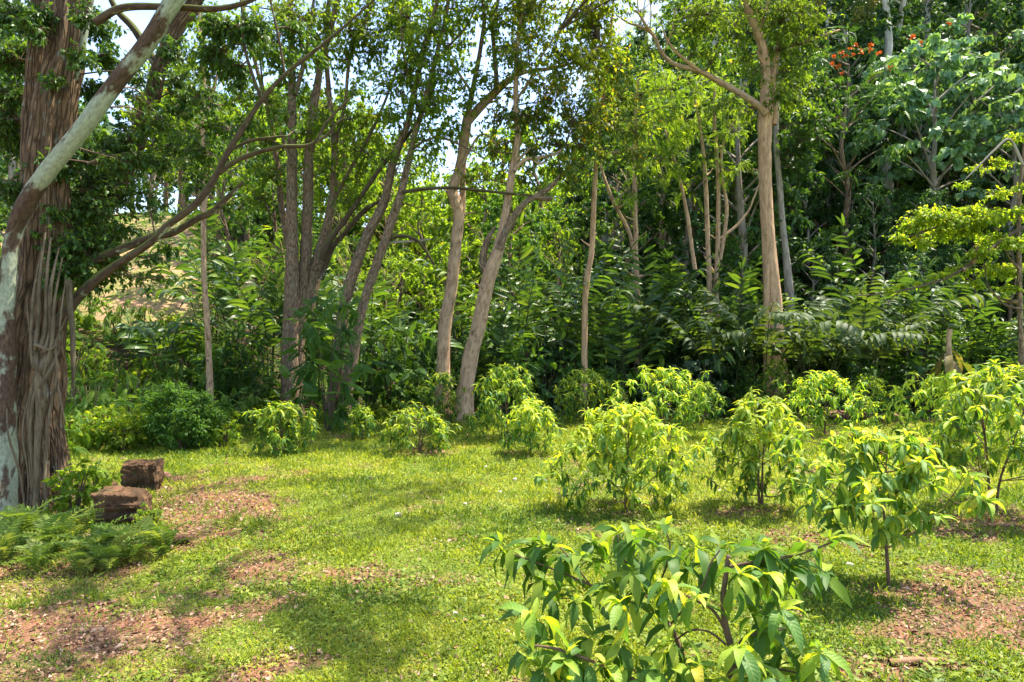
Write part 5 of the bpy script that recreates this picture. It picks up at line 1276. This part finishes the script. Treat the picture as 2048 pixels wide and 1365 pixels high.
FT['airy'] = forest_tree('far_tree', 'loose light green tree far behind the clearing', 'tree', at(820, 55), 'far trees seen between the trunks', 11, 3.6, .3, 26, .36, .17, T_LEAF, 'leaf_airy', 'bark_brown', .2, 905, .8)
FT['pale'] = forest_tree('pale_leaved_tree', 'pale silvery leaved tree spreading over the wood at right', 'tree', at(1868, 34), 'pale silvery leaved trees at right', 11.5, 4.4, .45, 32, .42, .36, T_LEAF, 'leaf_pale', 'bark_grey', .2, 906, 1.0, droop=.75, flat=.45)
tul = forest_tree('tulip_tree', 'dark crowned tulip tree with orange red blossoms on the hillside', 'tree', at(1695, 33), None, 12.8, 3.3, .45, 34, .6, .34, T_COMP, 'leaf_deep', 'bark_brown', .18, 907, 1.4, flat=.6)
rngB = np.random.default_rng(8)
for px, py in ((1668, 116), (1682, 107), (1701, 99), (1713, 92), (1690, 113), (1722, 104), (1739, 101), (1758, 108), (1664, 130), (1677, 133), (1704, 112), (1653, 166), (1781, 136), (1826, 76), (1843, 88), (1897, 50), (1742, 92), (1685, 150)):
    fm = MB(); n = 9; d = unit(rngB.normal(0, 1, (n, 3)) + np.array([0, 0, .8])); ctr = P(px, py, 31.4 + rngB.uniform(-.4, .4))
    put_leaves(fm, np.repeat(ctr[None], n, 0), d, rngB.normal(0, 1, (n, 3)), .17, .10, T_LEAF, rngB.uniform(0, 1, n))
    part('blossom', fm, M['flower'], tul, attr='rnd')

km = kids()
rngF = np.random.default_rng(2024)
placed = []
def far_enough(x, y, d):
    for (a, b) in placed:
        if (a - x) ** 2 + (b - y) ** 2 < d * d: return False
    placed.append((x, y)); return True
KIND = {'dark': 'dark green leafy tree', 'mid': 'mid green bushy tree', 'comp': 'feathery leaved tree', 'tall': 'tall pale gum tree', 'airy': 'loose light green tree'}
ZONES = [(190, 'behind the old trunk'), (370, 'above the sunny grass slope'), (560, 'behind the slender straight stem'), (690, 'behind the many stemmed tree'), (860, 'behind the twin leaning stems'), (960, 'behind the crooked tan tree'),
         (1090, 'behind the leaning pale trunk'), (1230, 'around the thin orange brown stem'), (1400, 'behind the slim tan stems'), (1530, 'just left of the tall tan trunk'), (1640, 'just right of the tall tan trunk'),
         (1760, 'under the orange blossoms'), (1900, 'behind the pale silvery crown'), (9999, 'behind the overhanging lime branches')]
def zone(x, y):
    px = CX + F * x / y
    return next(z for (lim, z) in ZONES if px < lim)
def depth_word(y):
    return 'at the near edge' if y < 36 else ('a little way in' if y < 48 else ('well up the hill' if y < 64 else ('high up the hill' if y < 80 else 'at the far top')))
def forest(n, xr, yr, kinds, d, srange, group, cond=None, zscale=1.0, low=False):
    c = 0; tries = 0
    while c < n and tries < n * 60:
        tries += 1
        y = rngF.uniform(*yr); u = rngF.uniform(*xr); x = u * y
        if cond and not cond(u, y): continue
        if not low and ((.40 < u < .57 and y < 37) or (.53 < u < .82 and y < 40)): continue
        if not far_enough(x, y, d): continue
        kd = kinds[rngF.integers(0, len(kinds))]; s = rngF.uniform(*srange)
        dup(FT[kd], (x, y, gh(x, y) - .1), rngF.uniform(0, 6.28), s, label=('small ' if s < srange[0] * .65 + srange[1] * .35 else ('broad ' if s > srange[0] * .35 + srange[1] * .65 else '')) + KIND[kd] + ' ' + zone(x, y) + ', ' + depth_word(y), group=group, kmap=km, sz=s * rngF.uniform(.85, 1.15) * zscale)
        c += 1
forest(85, (.12, .86), (31, 58), ['dark', 'dark', 'mid', 'comp', 'dark'], 2.3, (.7, 1.15), HF)
forest(95, (.12, .86), (58, 110), ['dark', 'mid', 'mid', 'tall', 'comp'], 3.2, (.9, 1.4), HF)
forest(12, (.28, .85), (38, 70), ['tall'], 3.5, (.8, 1.1), HF)
FG_ = 'far trees seen between the trunks'
forest(60, (-.44, .14), (46, 110), ['airy', 'mid', 'airy'], 3.2, (.6, .95), FG_)
forest(30, (-.36, .14), (30, 46), ['mid', 'comp', 'airy'], 2.6, (.40, .66), FG_)
forest(46, (-.9, -.36), (56, 96), ['airy', 'mid', 'dark'], 3.2, (.75, 1.15), FG_)
forest(16, (-.44, -.30), (29, 50), ['mid', 'comp', 'airy'], 2.6, (.5, .8), FG_)
forest(14, (-.95, -.68), (16, 46), ['mid', 'dark'], 2.4, (.6, 1.0), FG_)
forest(26, (.22, .86), (29, 38), ['mid', 'dark', 'mid'], 1.9, (.34, .5), HF, low=True)
forest(30, (-.34, .02), (36, 62), ['airy', 'airy', 'comp'], 2.4, (.85, 1.2), FG_)
for px, Y, sc_, lb in ((845, 46, 1.0, 'light green far tree closing the gap right of the twin leaning stems'), (905, 52, 1.15, 'light green far tree between the crooked tan tree and the twin stems'), (965, 44, 1.0, 'light green far tree between the crooked tan tree and the leaning pale trunk'), (1010, 55, 1.35, 'taller light green far tree behind the leaning pale trunk'), (1075, 47, 1.2, 'light green far tree under the hooked branch'), (770, 55, 1.2, 'light green far tree behind the twin leaning stems'), (690, 48, 1.05, 'light green far tree between the many stems and the twin stems')):
    dup(FT['airy'], at(px, Y), rngF.uniform(0, 6), sc_, label=lb, group=FG_, kmap=km)
forest(16, (-.70, -.63), (27, 40), ['mid', 'airy', 'comp'], 2.0, (.22, .36), FG_)
for px, Y, s, lb in ((1772, 37.5, 1.05, 'tall white trunked gum tree right behind the orange blossoms'), (1797, 40, 1.0, 'second white trunked gum tree just right of the tallest one'), (1668, 40, .9, 'leaning pale gum tree between tall tan trunk and orange blossoms'), (1850, 43, 1.0, 'pale gum tree above the silvery crowns'), (1925, 45, 1.0, 'pale gum tree high over the silvery crowns at right'), (1600, 44, 1.0, 'pale gum tree behind the top of the tall tan trunk')):
    dup(FT['tall'], at(px, Y), rngF.uniform(0, 6), s, label=lb, group='pale trunked gum trees on the hillside', kmap=km)
for px, Y, s, lb in ((1960, 36, .95, 'pale silvery leaved tree above the overhanging lime branches'), (2030, 33, .9, 'pale silvery leaved tree cut by the right picture edge'), (1990, 44, 1.15, 'large pale silvery leaved tree highest up the slope at right'), (1840, 40, .9, 'pale silvery leaved tree just right of the orange blossoms')):
    dup(FT['pale'], at(px, Y), rngF.uniform(0, 6), s, label=lb, group='pale silvery leaved trees at right', kmap=km)

def scatter(proto, spots, label=None, group=None, srange=(.8, 1.2), zoned=None):
    for sp in spots:
        s = (sp[2] if len(sp) > 2 else 1.0) * rngF.uniform(*srange)
        p = at(sp[0], sp[1])
        lb = label if zoned is None else (('small ' if s < .85 else '') + zoned + ' ' + zone(p[0], p[1]) + (', ' + depth_word(p[1]) if p[1] > 24 else ''))
        dup(PROTO[proto], p, rngF.uniform(0, 6.28), s, lb, group, km)
scatter('pin', [(1160, 24.4, .62), (1040, 23.6, .58), (470, 23, .62)], None, UG, zoned='dark feathery leaved bush')
scatter('pin', [(960, 26, .7), (850, 24.5, .68), (780, 23.4, .7), (600, 24.5, .6), (520, 22.3, .48), (1215, 23.8, .5), (1580, 24.0, .35), (1500, 23.8, .4), (880, 29, .95), (760, 30, .95), (430, 22.4, .6)], None, UG, zoned='dark feathery leaved bush')
scatter('pinlime', [(240, 19, 1), (180, 18, 1), (420, 19.5, .9), (290, 21, 1.1), (150, 20, 1), (360, 20.5, 1), (130, 15.5, .8), (470, 20, .7), (220, 22.5, 1.1), (330, 23, 1.2), (880, 22, .5), (690, 22, .6), (500, 21.5, .7)], None, UG, zoned='bright feathery leaved bush')
scatter('pinlime', [(180, 26.5, 1.0), (235, 26, .95), (285, 26.8, 1.0), (330, 26, 1.0), (370, 25, 1.3), (400, 26.5, 1.4), (120, 25, 1.4), (140, 22, 1.2), (270, 21.5, 1.0), (350, 23, 1.2), (120, 19, 1.1)], None, UG, zoned='bright feathery leaved bush')
scatter('fine', [(430, 18.4, .7), (410, 17.2, .6)], 'small fine leaved green bush behind the rounded one', UG)
scatter('yel', [(225, 17.0, .9), (310, 16.9, .7), (180, 16.6, .8), (240, 16.6, .6)], 'yellow green leafy shrub on the bank by the old tree', UG)
scatter('broad', [(1090, 24.2, 1), (1140, 25.2, 1.2), (1330, 24.6, 1.0), (1230, 24.4, .8), (990, 24.4, .8), (460, 24.2, 1.1), (520, 23.8, .9), (740, 24.6, 1.2), (1470, 24.3, .8), (1760, 24.8, 1), (1840, 24.6, 1.1), (1930, 24.2, 1.0), (380, 23.5, .9)], None, UG, zoned='big leaved plant')
scatter('heart', [(1120, 23.9, .55), (1300, 24.0, .6), (1360, 24.6, .9), (1010, 24, .6), (1560, 26.5, .7)], 'greyish heart leaved shrub half hidden among trunks', UG)
ug = []
for i in range(150):
    y = rngF.uniform(25.5, 46); u = rngF.uniform(-.36, .82)
    ug.append((CX + u * F, y, rngF.uniform(.6, 1.25)))
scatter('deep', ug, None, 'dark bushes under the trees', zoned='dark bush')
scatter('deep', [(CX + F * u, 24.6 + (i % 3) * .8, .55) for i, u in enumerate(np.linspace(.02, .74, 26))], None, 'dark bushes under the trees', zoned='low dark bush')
scatter('herb', [(rngF.uniform(110, 460), rngF.uniform(16.4, 28), rngF.uniform(.7, 1.3)) for _ in range(60)], None, 'weeds covering the left bank', zoned='light green bank weed')
scatter('herb', [(rngF.uniform(430, 1000), rngF.uniform(21.4, 23.4), rngF.uniform(.5, .9)) for _ in range(22)], None, 'weeds along the back of the lawn', zoned='light green weed clump at the lawn back')
scatter('yel', [(120, 8.6, .32), (245, 8.5, .34), (300, 8.7, .36)], 'small yellow green plant growing among the ferns', 'small plants among the ferns')
scatter('lush', [(60, 8.9, .45), (205, 8.7, .4)], 'small bright broad leaved plant in the fern bed', 'small plants among the ferns')
scatter('lush', [(190, 10.8, .8)], 'bright green broad leaved plant right behind the lower boulder', None, (1, 1))
scatter('lush', [(300, 9.3, .5)], 'small broad leaved plant growing among the ferns by the lower boulder', None, (1, 1))

# ------------------------------------------------------------------ lawn cover and leaf litter
def lawn():
    rng = np.random.default_rng(4)
    n = 680000
    # density falls with distance, leaf size rises, so that cover stays even
    y = 2.9 * (23.5 / 2.9) ** rng.uniform(0, 1, n) ** 0.80
    x = rng.uniform(-1, 1, n) * (0.80 * y + 0.8)
    dm = dirt_mask(x, y)
    tuft = fbm(x * 3.2, y * 3.2, 61, 3)
    keep = (rng.uniform(0, 1, n) > dm * 0.86) & (rng.uniform(0, 1, n) < .45 + 1.1 * (tuft - .25)) & (y < 22.6 + rng.normal(0, .5, n))
    x, y, tuft, dm = x[keep], y[keep], tuft[keep], dm[keep]; n = len(x)
    sz = (.014 + .0022 * y) * rng.uniform(.6, 1.5, n) * (.55 + 1.0 * fbm(x * 1.6, y * 1.6, 77, 4))
    az = rng.uniform(0, 6.28, n); el = np.where(rng.uniform(0, 1, n) < .55, rng.uniform(.0, .7, n), rng.uniform(.7, 1.4, n))
    d = np.stack([np.cos(az) * np.cos(el), np.sin(az) * np.cos(el), np.sin(el)], -1)
    z = ground_h(x, y) + rng.uniform(0, .025, n) + .03 * np.clip(tuft - .45, 0, 1)
    patch = fbm(x * .7, y * .7, 71, 4)
    mb = MB()
    blade = el > .9
    w = np.where(blade, sz * .28, sz * .62); L = np.where(blade, sz * 1.7, sz)
    put_leaves(mb, np.stack([x, y, z], -1), d, np.array([0, 0, 1.0]) + rng.normal(0, .3, (n, 3)), L, w, T_DIAMOND, np.clip(rng.beta(2.2, 2.6, n) + (patch - .5) * 1.5 + (fbm(x * 3.1, y * 3.1, 73, 3) - .5) * .9 - dm * .15, 0, 1))
    o = link('grass', mb.mesh('grass', M['grass']))
    tag(o, 'short green lawn of grass and low leafy weeds', 'grass', kind='stuff')
    # broader weed leaves in the left foreground and near the camera
    n = 26000
    y = rng.uniform(3.4, 10, n); x = rng.uniform(-1, 1, n) * (.8 * y)
    c = fbm(x * 1.1 + 7, y * 1.1, 81, 3); keep = (c > .50) & (rng.uniform(0, 1, n) > dirt_mask(x, y) * .45)
    x, y = x[keep], y[keep]; n = len(x)
    az = rng.uniform(0, 6.28, n); el = rng.uniform(-.1, .7, n)
    d = np.stack([np.cos(az) * np.cos(el), np.sin(az) * np.cos(el), np.sin(el)], -1)
    mb = MB(); L = rng.uniform(.035, .085, n)
    put_leaves(mb, np.stack([x, y, ground_h(x, y) + rng.uniform(.01, .06, n)], -1), d, np.array([0, 0, 1.0]) + rng.normal(0, .3, (n, 3)), L, L * .5, T_LEAF, rng.beta(1.6, 3.2, n))
    # longer tufts, mostly round the stems and in odd spots
    tx, ty = [], []
    for o_ in bpy.data.objects:
        if o_.name.startswith('orchard_sapling') and o_.location.y < 20:
            for _ in range(9): tx.append(o_.location.x + rng.normal(0, .22)); ty.append(o_.location.y + rng.normal(0, .22))
    for _ in range(480):
        yy = rng.uniform(3.6, 20); tx.append(rng.uniform(-.78, .78) * yy); ty.append(yy)
    tx = np.repeat(np.array(tx), 11); ty = np.repeat(np.array(ty), 11); n = len(tx)
    az = rng.uniform(0, 6.28, n); el = rng.uniform(.6, 1.4, n)
    d = np.stack([np.cos(az) * np.cos(el), np.sin(az) * np.cos(el), np.sin(el)], -1); L = rng.uniform(.06, .17, n)
    tx = tx + rng.normal(0, .03, n); ty = ty + rng.normal(0, .03, n)
    put_leaves(mb, np.stack([tx, ty, ground_h(tx, ty)], -1), d, np.array([0, 0, 1.0]) + rng.normal(0, .3, (n, 3)), L, L * .07 + .002, T_LANCE, rng.beta(1.6, 3.0, n))
    o = link('ground_weeds', mb.mesh('ground_weeds', M['grass']))
    tag(o, 'broader leaved low weeds mixed into the near lawn', 'weeds', kind='stuff')
    # low growth under the trees
    n = 150000
    y = rng.uniform(22.3, 70, n) ** 1.0; x = rng.uniform(-.9, .9, n) * y
    keep = (meadow_mask(x, y) < rng.uniform(.3, 1.2, n)) & (fbm(x * .8, y * .8, 95, 3) > .38)
    x, y = x[keep], y[keep]; n = len(x)
    az = rng.uniform(0, 6.28, n); el = rng.uniform(-.5, .9, n)
    d = np.stack([np.cos(az) * np.cos(el), np.sin(az) * np.cos(el), np.sin(el)], -1)
    L = rng.uniform(.10, .24, n) * (1 + .012 * (y - 22)); hgt = np.minimum(1, (y - 22) / 6) * .9 * fbm(x * .6, y * .6, 97, 3)
    mb = MB()
    put_leaves(mb, np.stack([x, y, ground_h(x, y) + rng.uniform(0, 1, n) * hgt + .02], -1), d, np.array([0, 0, 1.0]) + rng.normal(0, .4, (n, 3)), L, L * .45, T_DIAMOND, rng.beta(2, 2.4, n))
    o = link('undergrowth', mb.mesh('undergrowth', M['leaf_mid']))
    tag(o, 'low leafy growth covering the forest floor', 'undergrowth', kind='stuff')
    # litter
    n = 150000
    y = 2.9 * (24.5 / 2.9) ** rng.uniform(0, 1, n) ** .8; x = rng.uniform(-1, 1, n) * (.80 * y + .8)
    dm = dirt_mask(x, y)
    keep = rng.uniform(0, 1, n) < .11 + .75 * dm * (.4 + fbm(x * 2, y * 2, 91, 3))
    x, y = x[keep], y[keep]; n = len(x)
    az = rng.uniform(0, 6.28, n); el = rng.normal(0, .25, n)
    d = np.stack([np.cos(az) * np.cos(el), np.sin(az) * np.cos(el), np.sin(el)], -1)
    L = (.024 + .0020 * y) * np.clip(rng.lognormal(-.1, .45, n), .35, 2.2)
    mb = MB()
    put_leaves(mb, np.stack([x, y, ground_h(x, y) + .012 + rng.uniform(0, .025, n)], -1), d, np.array([0, 0, 1.0]) + rng.normal(0, .35, (n, 3)), L, L * rng.uniform(.35, .7, n), T_LEAF, rng.beta(1.3, 1.5, n))
    o = link('leaf_litter', mb.mesh('leaf_litter', M['litter']))
    tag(o, 'brown and pinkish fallen leaves strewn over soil and grass', 'leaf litter', kind='stuff')
lawn()
